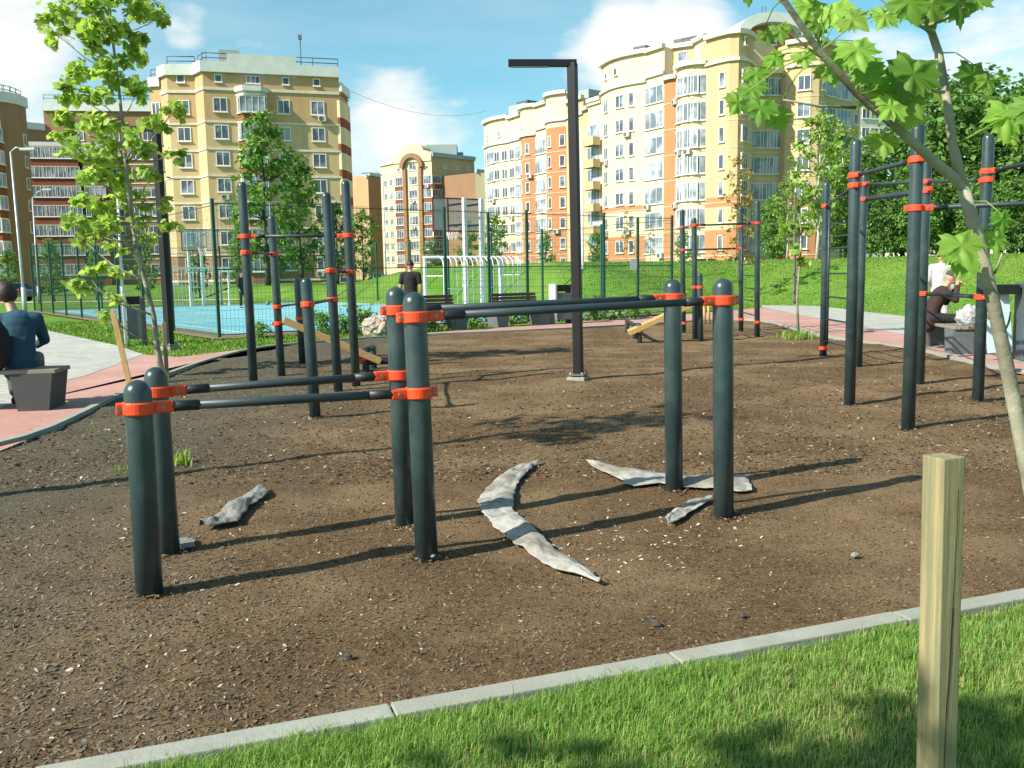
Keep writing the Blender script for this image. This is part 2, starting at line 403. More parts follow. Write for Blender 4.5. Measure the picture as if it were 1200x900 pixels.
# ------------------------------------------------------------------ training frames: posts, clamps, bars
class Frame:
    def __init__(s, label, origin, group=None, name='workout_frame'):
        s.o = Vector(origin); s.t = thing(name, label, 'exercise frame', s.o, 0, group); s.posts = {}
    def post(s, k, base, top, r=.056):
        b = G(*base); t = P(*top, b.y)
        s.posts[k] = (b, t, r); b2 = b - (t - b).normalized() * .12
        mb = MB(); mb.tube([b2 - s.o, b + (t - b) * .5 - s.o, t - s.o], [r, r, r], 24, dome=.95)
        mb.build('post', M['post'], s.t)
        return s
    def post3(s, k, b, h, r=.056):
        b = Vector(b); t = b + Vector((0, 0, h)); s.posts[k] = (b, t, r)
        mb = MB(); mb.tube([b - Vector((0, 0, .12)) - s.o, b - s.o + Vector((0, 0, h / 2)), t - s.o], [r, r, r], 24, dome=.95)
        mb.build('post', M['post'], s.t); return s
    def on(s, k, y):                              # point of post k that is seen at pixel row y
        b, t, r = s.posts[k]; lo, hi = -.2, 1.2
        for _ in range(40):
            mid = (lo + hi) / 2
            if proj(b.lerp(t, mid))[1] > y: lo = mid
            else: hi = mid
        return b.lerp(t, mid)
    def at_z(s, k, z):
        b, t, r = s.posts[k]; return b.lerp(t, (z - b.z) / (t.z - b.z))
    def clamp(s, k, p, d, h=.056, both=True):
        """ring round the post with a bolted ear towards d"""
        b, t, r = s.posts[k]; ax = (t - b).normalized(); d = Vector(d); d = (d - ax * d.dot(ax)).normalized()
        q = Matrix((d, ax.cross(d), ax)).transposed(); mb = MB(); c = p - s.o; n = 28; ro, ri = r + .013, r + .0005
        V, Fs = [], []
        for i in range(n):
            w = 2 * PI * i / n; cs, sn = math.cos(w), math.sin(w)
            for (rr, z) in ((ri, -h / 2), (ro - .005, -h / 2), (ro, -h / 2 + .006), (ro, h / 2 - .006), (ro - .005, h / 2), (ri, h / 2)):
                V.append(c + q @ Vector((rr * cs, rr * sn, z)))
        for i in range(n):
            for j in range(6):
                a, b_, c_, d_ = i * 6 + j, ((i + 1) % n) * 6 + j, ((i + 1) % n) * 6 + (j + 1) % 6, i * 6 + (j + 1) % 6
                Fs.append((a, b_, c_, d_))
        mb.add(V, Fs, 0, False)
        mb.box(c + q @ Vector((ro + .034, 0, 0)), (.078, .048, h - .004), q, bev=.009)
        if both: mb.box(c + q @ Vector((-ro - .006, 0, 0)), (.03, .05, h - .006), q, bev=.007)
        o = mb.build('clamp', M['red'], s.t)
        for sx in ((1, -1) if both else (1,)):
            for sy in (1, -1):
                x = (ro + .030) if sx > 0 else -(ro + .005)
                p0 = c + q @ Vector((x, sy * .019, 0)); p1 = c + q @ Vector((x, sy * .028, 0)); MB().tube([p0, p1], .010, 8).build('bolt', M['bolt'], o)
    def bar(s, k1, p1, k2, p2, r=.021, c1=True, c2=True, collar=True):
        d = (p2 - p1).normalized()
        if c1: s.clamp(k1, p1, d)
        if c2: s.clamp(k2, p2, -d)
        e1 = p1 + d * (.14 if c1 else .05); e2 = p2 - d * (.14 if c2 else .05)
        mb = MB(); mb.tube([e1 - s.o, (e1 + e2) / 2 - s.o, e2 - s.o], r, 14)
        o = mb.build('bar', M['bar'], s.t)
        if collar:
            for e, dd in ((e1, d), (e2, -d)): MB().tube([e - dd * .03 - s.o, e + dd * .11 - s.o], r + .003, 14).build('collar', M['collar'], o)
    def bar_y(s, k1, y1, k2, y2, **kw): s.bar(k1, s.on(k1, y1), k2, s.on(k2, y2), **kw)
    def rung(s, k1, k2, z, r=.014, name='rung'):
        a, b = s.at_z(k1, z), s.at_z(k2, z); MB().tube([a - s.o, b - s.o], r, 10).build(name, M['bar'], s.t)

# the double parallel bars in front
f = Frame('low and high parallel bars on six grey posts with orange clamps, nearest frame', G(500, 652), name='parallel_bars')
for k, b, t, r in (('a1', (175.5, 697), (160.5, 445), .058), ('a2', (198, 648), (181.5, 430), .056), ('a3', (500, 652), (485, 342), .057),
                   ('a4', (475, 615), (463.5, 336), .057), ('a5', (848, 605), (847, 326), .057), ('a6', (790, 576), (788, 327), .056)): f.post(k, b, t, r)
f.bar_y('a1', 478, 'a3', 460); f.bar_y('a2', 459, 'a4', 439)
f.bar_y('a3', 371.5, 'a5', 352); f.bar_y('a4', 363.5, 'a6', 349)

# left pull-up frame with an incline board
def board(fr, pa, pb, w, th, m=M['board']):
    d = (pb - pa).normalized(); sd = Vector((d.y, -d.x, 0)).normalized(); up = sd.cross(d)
    q = Matrix((d, sd, up)).transposed(); o = MB()
    o.box((pa + pb) / 2 - fr.o, ((pb - pa).length, w, th), q, bev=.008); return o.build('incline_board', m, fr.t)
f = Frame('tall pull-up frame with sit-up board between the lawn maple and the lamp post', G(396, 459), 'pull-up frames')
for k, b, t in (('b1', (297.5, 455), (283.5, 213)), ('b2', (330, 440), (318, 252)), ('b3', (369.5, 491), (358.5, 325)), ('b4', (354.6, 425.6), (348, 326)),
                ('b5', (396.5, 459), (382, 225)), ('b6', (417.6, 452), (404.5, 211))): f.post(k, b, t)
f.post('s1', (429, 436), (427.5, 409), .05); f.post('s2', (438, 431), (437, 404), .05)
f.bar_y('b1', 277, 'b6', 276); f.bar_y('b1', 296, 'b2', 298, r=.016); f.bar_y('b5', 317, 'b6', 319, r=.016)
f.bar_y('b2', 359.5, 'b4', 356, r=.016, c2=False); f.bar_y('b3', 356.5, 'b5', 351, r=.016)
for k, y, to in (('b2', 379, 's1'), ('b4', 373, 'b3'), ('s1', 420, 'b2')):
    p = f.on(k, y); f.clamp(k, p, f.posts[to][0] - f.posts[k][0])
pa = f.on('b2', 379) + Vector((.09, -.05, .05)); pb = f.on('s1', 420) + Vector((.22, -.02, -.04))
board(f, pa, pb, .32, .09)
mb = MB(); p1, p2 = f.on('s1', 411), f.on('s2', 407); mb.tube([p1 - f.o, p2 - f.o], .045, 14); mb.build('roller', M['collar'], f.t)
MB().tube([f.on('s1', 425) - f.o, f.on('s1', 425) + Vector((.45, -.05, .02)) - f.o], .04, 12).build('roller', M['collar'], f.t)

# right rear frame with ladder and incline board
f = Frame('small pull-up frame with pale sit-up board in front of the sloping lawn', G(868, 388), 'pull-up frames')
for k, b, t in (('c1', (801, 390), (799.3, 245)), ('c2', (814.5, 397), (813.3, 255)), ('c3', (821, 400), (820, 320)), ('c4', (868.3, 388), (868, 242)), ('c5', (887.3, 395), (887.3, 235))): f.post(k, b, t)
for k, b, t in (('q1', (735, 389), (734.5, 373)), ('q2', (749.5, 402), (749, 379)), ('q3', (744, 397), (743.6, 379))): f.post(k, b, t, .05)
f.bar_y('c1', 266.5, 'c2', 264, r=.016); f.bar_y('c2', 264, 'c5', 261.5); f.bar_y('c1', 293, 'c4', 291); f.bar_y('c2', 336.6, 'c3', 336.6, r=.016, collar=False)
f.bar_y('c4', 265.5, 'c5', 261.5, r=.014, c2=False, collar=False)
for k, y, to in (('c1', 378.6, 'c2'), ('c4', 374, 'c5'), ('c5', 377.5, 'c4'), ('q1', 377, 'q2'), ('q2', 388, 'q1')):
    p = f.on(k, y); f.clamp(k, p, f.posts[to][0] - f.posts[k][0])
for z in (.45, .75, 1.02, 1.3, 1.55, 1.78, 2.0): f.rung('c4', 'c5', z)
off = (f.posts['c5'][0] - f.posts['c4'][0]).normalized() * .1
MB().tube([f.at_z('c4', .3) + off - f.o, f.at_z('c4', 2.45) + off - f.o], .02, 10).build('ladder_rail', M['bar'], f.t)
board(f, f.on('c3', 352) + Vector((-.02, -.02, 0)), f.on('q2', 388) + Vector((-.2, .05, -.03)), .30, .10, M['wood'])
for px in (826, 831): 
    a = G(px, 380); MB().tube([a - f.o, P(px - 1, 356, a.y) - f.o], .035, 4).build('board_prop', M['wood'], f.t)
MB().tube([f.on('q2', 381) - f.o, f.on('q3', 381) - f.o, f.on('q1', 376) - f.o], .045, 12).build('roller', M['collar'], f.t)

# right near frame: cage of tall posts
f = Frame('large cage of tall pull-up posts with ladder behind the leaning maple trunk', G(1064, 503), 'pull-up frames')
for k, b, t in (('d1', (964.5, 417), (968.5, 213)), ('d2', (995.5, 474), (1003, 163)), ('d3', (1005.5, 430), (1013, 203)), ('d4', (1064, 503), (1076, 144)),
                ('d5', (1077.5, 450), (1086.5, 181)), ('d6', (1145.7, 471), (1158.7, 156))): f.post(k, b, t)
f.post3('d7', (5.15, 7.3, 0), 2.75); 
f.bar_y('d2', 205.5, 'd4', 187); f.bar_y('d2', 217.5, 'd1', 241.5, r=.016); f.bar_y('d3', 216, 'd5', 213); f.bar_y('d5', 213, 'd6', 211, c1=False)
f.bar('d6', f.on('d6', 201), 'd7', f.at_z('d7', 2.4)); f.bar('d4', f.on('d4', 244), 'd7', f.at_z('d7', 1.93)); f.bar_y('d5', 344, 'd6', 348)
f.bar_y('d3', 233.5, 'd5', 224, r=.034, collar=False)
for k, y, to in (('d5', 222, 'd6'), ('d1', 408, 'd3')):
    p = f.on(k, y); f.clamp(k, p, f.posts[to][0] - f.posts[k][0])
for z in (.25, .61, .97, 1.34, 1.73, 1.91, 2.1, 2.48): f.rung('d1', 'd3', z)
off = (f.posts['d3'][0] - f.posts['d1'][0]).normalized() * .2
MB().tube([f.at_z('d1', .2) + off - f.o, f.at_z('d1', 2.5) + off - f.o], .02, 10).build('ladder_rail', M['bar'], f.t)

# ------------------------------------------------------------------ angular lamps
def lamp(base, toppx, armx, w, label):
    b = G(*base); top = P(*toppx, b.y); h = top.z
    t = thing('lamp_post', label, 'lamp', b, 0, 'angular black lamps')
    lean = (top - b); q = Matrix.Identity(3)
    mb = MB(); ax = lean.normalized(); x = Vector((1, 0, 0)); x = (x - ax * x.dot(ax)).normalized(); rz = Matrix.Rotation(R(-24), 3, 'Z')
    q = Matrix((x, ax.cross(x), ax)).transposed() @ rz
    mb.box(lean / 2 + Vector((0, 0, .05)), (w, w, h - .06), q, bev=.006); mb.build('pole', M['black'], t)
    e = P(armx, toppx[1], b.y) - b; d = e - lean; L = d.length; d = d.normalized()
    qa = Matrix((d, Vector((0, 0, 1)).cross(d).normalized(), Vector((0, 0, 1)))).transposed()
    a = MB(); a.box(lean + d * (L / 2 - w / 2) + Vector((0, 0, .02)), (L, w * .9, w * .72), qa, bev=.005); ao = a.build('arm', M['black'], t)
    s = MB(); s.box(lean + d * (L * .62) + Vector((0, 0, .02 - w * .36 - .004)), (L * .55, w * .6, .012), qa); s.build('lens', M['pale'], ao)
    p = MB(); p.box((0, 0, .075), (w * 1.9, w * 1.9, .02), q); 
    for sx in (-1, 1):
        for sy in (-1, 1): p.tube([q @ Vector((sx * w * .72, sy * w * .72, 0)) + Vector((0, 0, .0)), q @ Vector((sx * w * .72, sy * w * .72, 0)) + Vector((0, 0, .11))], .014, 8)
    p.build('base_plate', M['bolt'], t)
    f_ = MB(); f_.box((0, 0, .0), (w * 2.2, w * 2.2, .09), q, bev=.01); f_.build('footing', M['conc'], t)
    return t
lamp((678, 445), (670.5, 76), 590.5, .112, 'tall black right-angled lamp post standing in the bark yard')
lamp((199, 408), (183, 152), 118, .135, 'tall black right-angled lamp post behind the leafy young maple')

# ------------------------------------------------------------------ benches and bins
def bench(label, c, rz, L, back, seat_m, w=.46, sup=None):
    t = thing('park_bench', label, 'bench', (c.x, c.y, .012), rz, 'benches along the path')
    for s in (-1, 1):
        x = s * (L / 2 - .25)
        prof = [(x - .16, 0), (x + .16, 0), (x + .22, .40), (x - .22, .40)]
        mb = MB(); mb.prism(prof, -w / 2, w / 2, Matrix.Identity(4)); mb.build('support', sup or M['grey'], t)
    sb = MB()
    for i in range(4): sb.box((0, -w / 2 + (i + .5) * w / 4, .425), (L, w / 4 - .014, .045), bev=.005)
    sb.build('seat', seat_m, t)
    if back:
        bk = MB()
        for i in range(3): bk.box((0, w / 2 - .01 + i * .02, .66 + i * .095), (L * .78, .03, .08), Matrix.Rotation(R(-10), 3, 'X'), bev=.004)
        bo = bk.build('backrest', M['slat'], t)
        br = MB()
        for s in (-1, 1): br.tube([(s * L * .28, w / 2 - .03, .42), (s * L * .28, w / 2 + .05, .9)], .02, 8)
        br.build('bracket', M['darkgrey'], bo)
    return t
def dirz(a, b): return math.atan2(b.y - a.y, b.x - a.x)
a, b = G(469, 389.5), G(533, 386); bench('brown-backed bench at the path edge half hidden by the middle grey posts', (a + b) / 2 + Vector((.1, .1, 0)), dirz(a, b), 2.0, True, M['slat'])
a, b = G(572, 384.5), G(640, 380.5); bench('brown-backed bench at the path edge beside the grey litter bin', (a + b) / 2 + Vector((.05, .1, 0)), dirz(a, b), 1.95, True, M['slat'])
a = G(62, 482); rzl = R(8); bl = a + Vector((-1.02, .1, 0)); bench('backless bench with the man in a blue jacket at the kerb', bl, rzl, 2.1, False, M['greyslat'], .5, M['darkgrey'])  # shade of the unlit support side is put into its darker grey
a, b = G(1086, 404), G(1133, 416); BR = (a + b) / 2; rzr = dirz(a, b); BRz = rzr
bench('backless bench with the man in a dark brown jersey near the cage', BR + Vector((0, 0, 0)), rzr, (b - a).length + .12, False, M['greyslat'])

def bin_(label, c, rz, w=.62, h=1.12, d=.42, inner_m=None, back_m=None):
    t = thing('litter_bin', label, 'litter bin', (c.x, c.y, .01), rz, 'litter bins along the path')
    mb = MB(); mb.box((-w / 2 + .03, 0, h / 2), (.06, d, h), bev=.008); mb.build('side_panel', back_m or M['pale'], t)
    mb = MB(); mb.box((w / 2 - .05, 0, h * .47), (.10, d * .96, h * .94), bev=.008); mb.build('side_panel', inner_m or M['darkgrey'], t)
    mb = MB(); mb.box((.0, -.01, h * .44), (w - .17, d * .86, h * .66), bev=.006); mb.build('container', inner_m or M['grey'], t)
    mb = MB(); mb.box((.0, .02, h * .89), (w - .17, d * .8, h * .16)); mb.build('hood', M['black'], t)
    return t
c = G(659, 380); bin_('grey litter bin with pale side between bench and black lamp post', c + Vector((0, .15, 0)), R(24))
c = G(155, 404); bin_('dark litter bin with pale side behind the slanting wooden stakes', c + Vector((0, .2, 0)), R(24), .46, 1.08, .5)
a = G(1186, 424); 
t = thing('litter_bin', 'large grey litter bin with pale blue panel beside the right-hand bench', 'litter bin', (a.x, a.y + .1, .01), R(-14), 'litter bins along the path')
MB().box((.42, 0, .58), (.62, .52, 1.14), bev=.01).build('cabinet', mat('bin_blue_grey', (.075, .10, .115), (.06, .082, .095), 4, .5), t)
MB().box((-.16, .02, .55), (.34, .05, .86), Matrix.Rotation(R(-6), 3, 'Y'), bev=.006).build('front_panel', mat('bin_light_panel', (.40, .55, .58), (.34, .48, .52), 3, .5), t)
MB().box((-.08, .03, 1.06), (.30, .34, .14)).build('hood', M['black'], t)
gr = MB(); pts = []
for i in range(26):
    u = i / 25; pts.append((-.30 + .28 * u + .03 * math.sin(u * 9), -.010, .62 + .24 * math.sin(u * 7.0) * (1 - .3 * u)))
gr.tube(pts, .011, 6)
gr2 = [(.14 + .5 * i / 20, -.265, .78 + .22 * math.sin(i / 20 * 6.2 + .8)) for i in range(21)]; gr.tube(gr2, .016, 6)
gr.tube([(.14, -.265, .45), (.3, -.265, .40), (.5, -.265, .24), (.7, -.265, .2)], .016, 6)
gr.build('paint_scrawl', M['black'], t)

# ------------------------------------------------------------------ geotextile scraps
def scrap(name, label, pairs, m, hmax=.06, group=None, seed=1, n=13):
    pts = [(G(*a), G(*b)) for a, b in pairs]; rows = []
    k = len(pts); sub = 8
    for i in range(k - 1):
        for s in range(sub):
            u = s / sub; rows.append((pts[i][0].lerp(pts[i + 1][0], u), pts[i][1].lerp(pts[i + 1][1], u)))
    rows.append(pts[-1]); V = []
    for i, (a, b) in enumerate(rows):
        for j in range(n):
            u = j / (n - 1); p = a.lerp(b, u)
            e = noise.noise((p.x * 9, p.y * 9, seed)); e2 = noise.noise((p.x * 3.2, p.y * 3.2, seed + 5)); e3 = noise.noise((p.x * 22, p.y * 22, seed + 2))
            z = .022 + hmax * max(0, .45 + .75 * e2 + .45 * e + .2 * e3) * (math.sin(PI * u) ** .7 * .75 + .25)
            e4 = noise.noise((p.x * 48, p.y * 48, seed + 8)); e5 = abs(noise.noise((p.x * 5 + p.y * 6, p.y * 14 - p.x * 9, seed + 3)))
            z += hmax * (.08 * e4 + .26 * (.35 - e5)) * min(1, 4 * u * (1 - u) + .25); rg_ = (2.0 if u in (0, 1) else .3); z += hmax * .22 * noise.noise((u * 7, i * .22, seed + 9)) * min(1, 4 * u * (1 - u) + .3)
            V.append((p.x + .012 * e3 + .012 * e4 * rg_, p.y + .012 * e + .012 * e4 * rg_, max(z, .012) + yz(p.x, p.y)))
    c = Vector((sum(v[0] for v in V) / len(V), sum(v[1] for v in V) / len(V), 0))
    mb = MB(); mb.add([Vector(v) - c for v in V], [(i * n + j, (i + 1) * n + j, (i + 1) * n + j + 1, i * n + j + 1) for i in range(len(rows) - 1) for j in range(n - 1)], 0, True)
    o = mb.build(name, m, None, c)
    md = o.modifiers.new('s', 'SUBSURF'); md.levels = md.render_levels = 1
    md = o.modifiers.new('t', 'SOLIDIFY'); md.thickness = .002; md.offset = 0
    tag(o, label, 'fabric scrap', group or 'torn geotextile scraps'); return o
scrap('fabric_strip', 'long twisted grey fabric strip lying in the middle of the yard',
      [((633, 543), (630, 546)), ((614, 548), (624, 552)), ((594, 556), (612, 562)), ((570, 576), (605, 574)), ((558, 591), (602, 590)), ((566, 606), (601, 602)), ((576, 617), (610, 609)), ((592, 629), (630, 627)),
       ((620, 652), (650, 645)), ((655, 672), (680, 664)), ((704, 686), (703, 683))], M['fabric'], .045, seed=3)
scrap('fabric_strip', 'flat grey fabric strip behind the two right posts of the parallel bars',
      [((686, 545), (689, 548)), ((715, 550), (712, 561)), ((745, 557), (740, 575)), ((770, 559), (772, 572)), ((805, 562), (800, 577)), ((835, 565), (832, 577)), ((872, 561), (868, 580)), ((882, 574), (880, 578))], M['fabric'], .038, seed=11)
scrap('fabric_strip', 'small torn fabric piece left of the right front bar post',
      [((833, 586), (835, 590)), ((811, 590), (816, 600)), ((791, 600), (797, 612)), ((779, 613), (783, 619))], M['fabric'], .05, seed=17)
scrap('fabric_strip', 'dark grey fabric piece between the left low posts and the middle posts',
      [((306, 576), (315, 583)), ((288, 583), (303, 592)), ((276, 590), (292, 601)), ((258, 606), (280, 619)), ((236, 622), (262, 622)), ((232, 624), (243, 625))], M['dfabric'], .06, seed=23)
scrap('fabric_strip', 'tiny grey fabric offcut at the foot of the rear left post',
      [((209, 634), (211, 647)), ((218, 634), (220, 647)), ((228, 635), (229, 646))], M['dfabric'], .015, seed=29, n=5)

# ------------------------------------------------------------------ stakes
def stake(label, base, top, w, rz=0, m=None, group='wooden tree stakes', z=0):
    b = Vector(base); t = Vector(top); ax = (t - b).normalized(); x = Vector((math.cos(rz), math.sin(rz), 0)); x = (x - ax * x.dot(ax)).normalized()
    q = Matrix((x, ax.cross(x), ax)).transposed(); mb = MB()
    mb.box((t - b) / 2, (w, w, (t - b).length), q, bev=.003); o = mb.build('wooden_stake', m or M['wood'], None, b)
    return tag(o, label, 'stake', group)
def stakewood():
    m = mat('grey_green_wood', (.34, .29, .15), (.18, .16, .08), 5, .8, .4, 26, stretch=(16, 16, .6), c3=(.19, .19, .105), s3=2.2)
    return m
M['stake'] = stakewood()
tp = P(1106, 534, 1.93); bp = Vector((tp.x + .018, tp.y, .0))
o = stake('thick square wooden stake standing in the foreground grass', bp, tp, .060, R(22), M['stake'])
cr = MB(); q_ = Matrix.Rotation(R(22), 3, 'Z'); hz = tp.z
for (xa, za), (xb, zb2), (xc, zc_), wd in (((.012, .93), (.010, .80), (.005, .66), .0010), ((.005, .66), (.000, .52), (-.008, .40), .0018), ((-.008, .40), (-.011, .2), (-.009, .05), .0012)):
    for p0, p1 in (((xa, za), (xb, zb2)), ((xb, zb2), (xc, zc_))):
        lean = tp - bp
        V = [Vector((p0[0] - wd, -.0308, p0[1] * hz)), Vector((p0[0] + wd, -.0308, p0[1] * hz)), Vector((p1[0] + wd, -.0308, p1[1] * hz)), Vector((p1[0] - wd, -.0308, p1[1] * hz))]
        cr.add([q_ @ v + Vector((lean.x, lean.y, 0)) * (v.z / hz) for v in V], [(0, 1, 2, 3)])
cr.build('drying_crack', M['collar'], o)
b = G(152, 452); stake('thin yellow stake slanting beside the left young maple', b, P(132, 364, b.y + .15), .07, .3)
b = G(196, 447); stake('pale upright stake just right of the left young maple trunk', b, P(192, 378, b.y), .055, .4, M['stake'])
b = Vector((0, 0, 0))
# ------------------------------------------------------------------ court fence: posts and welded-wire panels
ft = thing('court_fence', 'tall green wire mesh fence on posts round the blue sports court', 'fence', (P0.x, P0.y, 0))
def fpost(p, h=3.25, r=.035, z=0):
    mb = MB(); mb.box((p.x - P0.x, p.y - P0.y, z + h / 2 - .1), (r * 2, r * 2, h + .2), R(36)); 
    mb.box((p.x - P0.x, p.y - P0.y, z + h + .01), (r * 2.3, r * 2.3, .02), R(36)); mb.build('post', M['green'], ft)
def fpanel(a, b, h=3.2, za=0, zb=0, dv=.10, dh=.2, w=.0028):
    L = (b - a).length; d = (b - a).normalized(); n = Vector((-d.y, d.x)); V = []
    def bar3(p, q, up):
        for (o1, o2) in ((n * w, None), (None, 1)):
            pass
        if up:
            e1, e2 = Vector((d.x * w, d.y * w, 0)), Vector((n.x * w, n.y * w, 0))
        else:
            e1, e2 = Vector((0, 0, w)), Vector((n.x * w, n.y * w, 0))
        for e in (e1, e2): V.extend([p - e, p + e, q + e, q - e])
    o = Vector((P0.x, P0.y, 0)); k = int(L / dv)
    for i in range(1, k):
        u = i / k; p = a.lerp(b, u); z = za + (zb - za) * u
        bar3(Vector((p.x, p.y, z + .05)) - o, Vector((p.x, p.y, z + h)) - o, True)
    for j in range(int(h / dh) + 1):
        z = .05 + j * dh
        bar3(Vector((a.x, a.y, za + z)) - o, Vector((b.x, b.y, zb + z)) - o, False)
    for j in (0, .5, 1):                     # stiffening double wires
        z = .06 + j * (h - .1)
        p, q = Vector((a.x, a.y, za + z)) - o, Vector((b.x, b.y, zb + z)) - o
        for e in (Vector((0, 0, .011)), Vector((n.x, n.y, 0)) * .011): V.extend([p - e, p + e, q + e, q - e])
    link('mesh_panel', np_mesh('mesh_panel', [tuple(v) for v in V], 4, M['wire']), ft)
def run(ts, f2, h, zf=None):
    ps = [f2(t) for t in ts]; zz = [0] * len(ps)
    for p in ps: fpost(p, h)
    for a, b in zip(ps[:-1], ps[1:]): fpanel(a, b, h - .05)
near = [0, 3.1, 6.5, 9.4, 12.5, 15.6]
run(near, lambda t: cw(t, 0), 3.3)
run([3.9, 7.0, 10.2, 13.3, 16.5, 19.7, 22.8, 26.0, 28.0], lambda t: cw(0, t), 3.2)
fpanel(cw(0, 0), cw(0, 3.9), 3.2)
run([3.6, 7.2, 10.8, 14.4, 18, 21.6, 25.2, 28.0], lambda t: cw(15.6, t), 3.2); fpanel(cw(15.6, 0), cw(15.6, 3.6), 3.2)
run([3.1, 6.2, 9.3, 12.4], lambda t: cw(t, 28.0), 3.2); fpanel(cw(0, 28), cw(3.1, 28), 3.2); fpanel(cw(12.4, 28), cw(15.6, 28), 3.2)
fpost(cw(8.0, 0), 3.2); fpost(cw(14.0, 0), 3.2)
pn = cw(13.75, -.06); zb_ = P(738, 310, pn.y).z
o = MB().box((0, 0, 0), (.30, .008, .36), R(36)).build('notice_plate', M['white'], None, (pn.x, pn.y, zb_)); tag(o, 'small blank white notice plate wired to the green court fence', 'notice')

# ------------------------------------------------------------------ goals with hoops
def goal(c, rz, label, hoop_label=None, bars=True):
    t = thing('goal_frame', label, 'goal', (c.x, c.y, 0), rz, 'combined goals with basketball hoops')
    w, h, dp = 1.5, 2.05, 1.15          # mouth faces local +y, net side is -y
    for s in (-1, 1): MB().box((s * w, 0, h / 2), (.09, .09, h), bev=.01).build('upright', M['white'], t)
    MB().box((0, 0, h - .045), (2 * w - .092, .09, .09), bev=.01).build('crossbar', M['white'], t)
    cg = MB()
    for i in range(15):                   # bent back bars
        x = -w + (i + .5) * 2 * w / 15; pts = [(x, -.05, h - .04)] + [(x, -dp + .28 + .28 * -math.sin(R(a)), h - .04 - .28 + .28 * math.cos(R(a))) for a in (0, 30, 60, 90)] + [(x, -dp, .02)]
        cg.tube(pts, .016, 6, mi=0)
    cg.build('back_bars', M['white'], t)
    sg = MB()
    for s in (-1, 1):
        for z in (.1, .75, 1.4): sg.tube([(s * w, -.05, z), (s * w, -dp, z)], .016, 6)
        sg.tube([(s * w, -.05, h - .04)] + [(s * w, -dp + .28 - .28 * math.sin(R(a)), h - .32 + .28 * math.cos(R(a))) for a in (0, 30, 60, 90)] + [(s * w, -dp, .02)], .022, 8)
    for z in (.1, 1.0): sg.tube([(-w, -dp, z), (w, -dp, z)], .016, 6)
    sg.build('side_bars', M['white'], t)
    for s in (-1, 1):
        st = MB(); st.box((s * .33, -.62, 1.95), (.12, .12, 3.9), bev=.012); st.build('mast', M['white'], t)
    br = MB()
    for s in (-1, 1):
        for z in (3.05, 3.72): br.box((s * .33, -.10, z), (.06, .92, .06))
    br.build('bracket', M['black'], t)
    bd = MB(); bd.box((0, .40, 3.42), (1.8, .02, 1.05)); bo = bd.build('backboard', BOARD, t)
    fr = MB()
    for z in (2.88, 3.96): fr.box((0, .40, z), (1.86, .045, .045))
    for x in (-.92, -.33, .33, .92): fr.box((x, .375, 3.42), (.04, .03, 1.04))
    fr.build('board_frame', M['darkred'], bo)
    rg = MB(); n = 20; pts = [(.225 * math.cos(2 * PI * i / n), .68 + .225 * math.sin(2 * PI * i / n), 3.05) for i in range(n + 1)]; rg.tube(pts, .012, 6, cap=False); rg.box((0, .43, 3.05), (.15, .06, .10))
    ro = rg.build('hoop', M['red'], t)
    ne = MB()
    for i in range(12):
        a0 = 2 * PI * i / 12
        for sgn in (1, -1):
            pts = [((.225 - .09 * u) * math.cos(a0 + sgn * u * 1.1), .68 + (.225 - .09 * u) * math.sin(a0 + sgn * u * 1.1), 3.04 - .42 * u) for u in (0, .33, .66, 1)]; ne.tube(pts, .006, 4, cap=False)
    ne.build('hoop_net', M['white'], ro)
    return t
M['darkred'] = mat('dark_red_frame', (.16, .03, .025), None, 5, .5)
BOARD = mat('frosted_board', (.55, .58, .56), (.50, .53, .52), 2, .4); 
bb = BOARD.node_tree.nodes['Principled BSDF']; bb.inputs['Alpha'].default_value = .42
# mouth of the near goal looks away from the camera along W
GC = Vector((-1.55, 30.2)); rzg = math.atan2(U.y, U.x)
goal(Vector((GC.x, GC.y)), rzg, 'white barred goal with basketball backboard at the near end of the court')
far = P(236, 357, 47); goal(Vector((far.x, far.y)), rzg + PI, 'white goal at the far end of the blue court, seen small past the fence')
b = G(313.7, 358); bl = MB(); 
bm = bmesh.new(); bmesh.ops.create_icosphere(bm, subdivisions=2, radius=.12); bl.add([v.co.copy() for v in bm.verts], [tuple(v.index for v in fc.verts) for fc in bm.faces], 0, True); bm.free()
o = bl.build('ball', mat('ball_grey', (.25, .23, .22), (.08, .08, .09), 20, .6), None, (b.x, b.y, .13)); tag(o, 'small grey ball lying on the blue court', 'ball')

# ------------------------------------------------------------------ street lamps (galvanised poles)
def street_lamp(label, base, top, arm=None, r=.055, m=None, bulb=True):
    b = Vector(base); t = thing('street_lamp', label, 'street lamp', b, 0, 'thin street lamp poles')
    tp_ = Vector(top) - b; MB().tube([(0, 0, 0), tp_ * .3, tp_], [r * 1.25, r, r * .75], 10).build('pole', m or M['galv'], t)
    MB().tube([(0, 0, 0), (0, 0, 1.2)], r * 1.7, 10).build('base_sleeve', m or M['galv'], t)
    if arm is not None:
        e = Vector(arm) - b; k = tp_.lerp(e, .5) + Vector((0, 0, .12)); MB().tube([tp_, k, e], r * .55, 8).build('arm', m or M['galv'], t)
        d = (e - tp_); d.z = 0; d = d.normalized(); q = Matrix((d, Vector((-d.y, d.x, 0)), Vector((0, 0, 1)))).transposed()
        MB().box(e + d * .25 - Vector((0, 0, .02)), (.62, .24, .11), q, bev=.03).build('lamp_head', M['pale'], t)
    return t
b = G(30, 371); street_lamp('pale grey street lamp with arm over the lawn at far left', b, P(12.5, 178, b.y), P(26, 174.5, b.y))
b = P(44, 330, 62); b.z = -.05; street_lamp('curved grey street lamp in front of the red-banded flats', b, P(38, 232, 62), P(51, 222, 62))
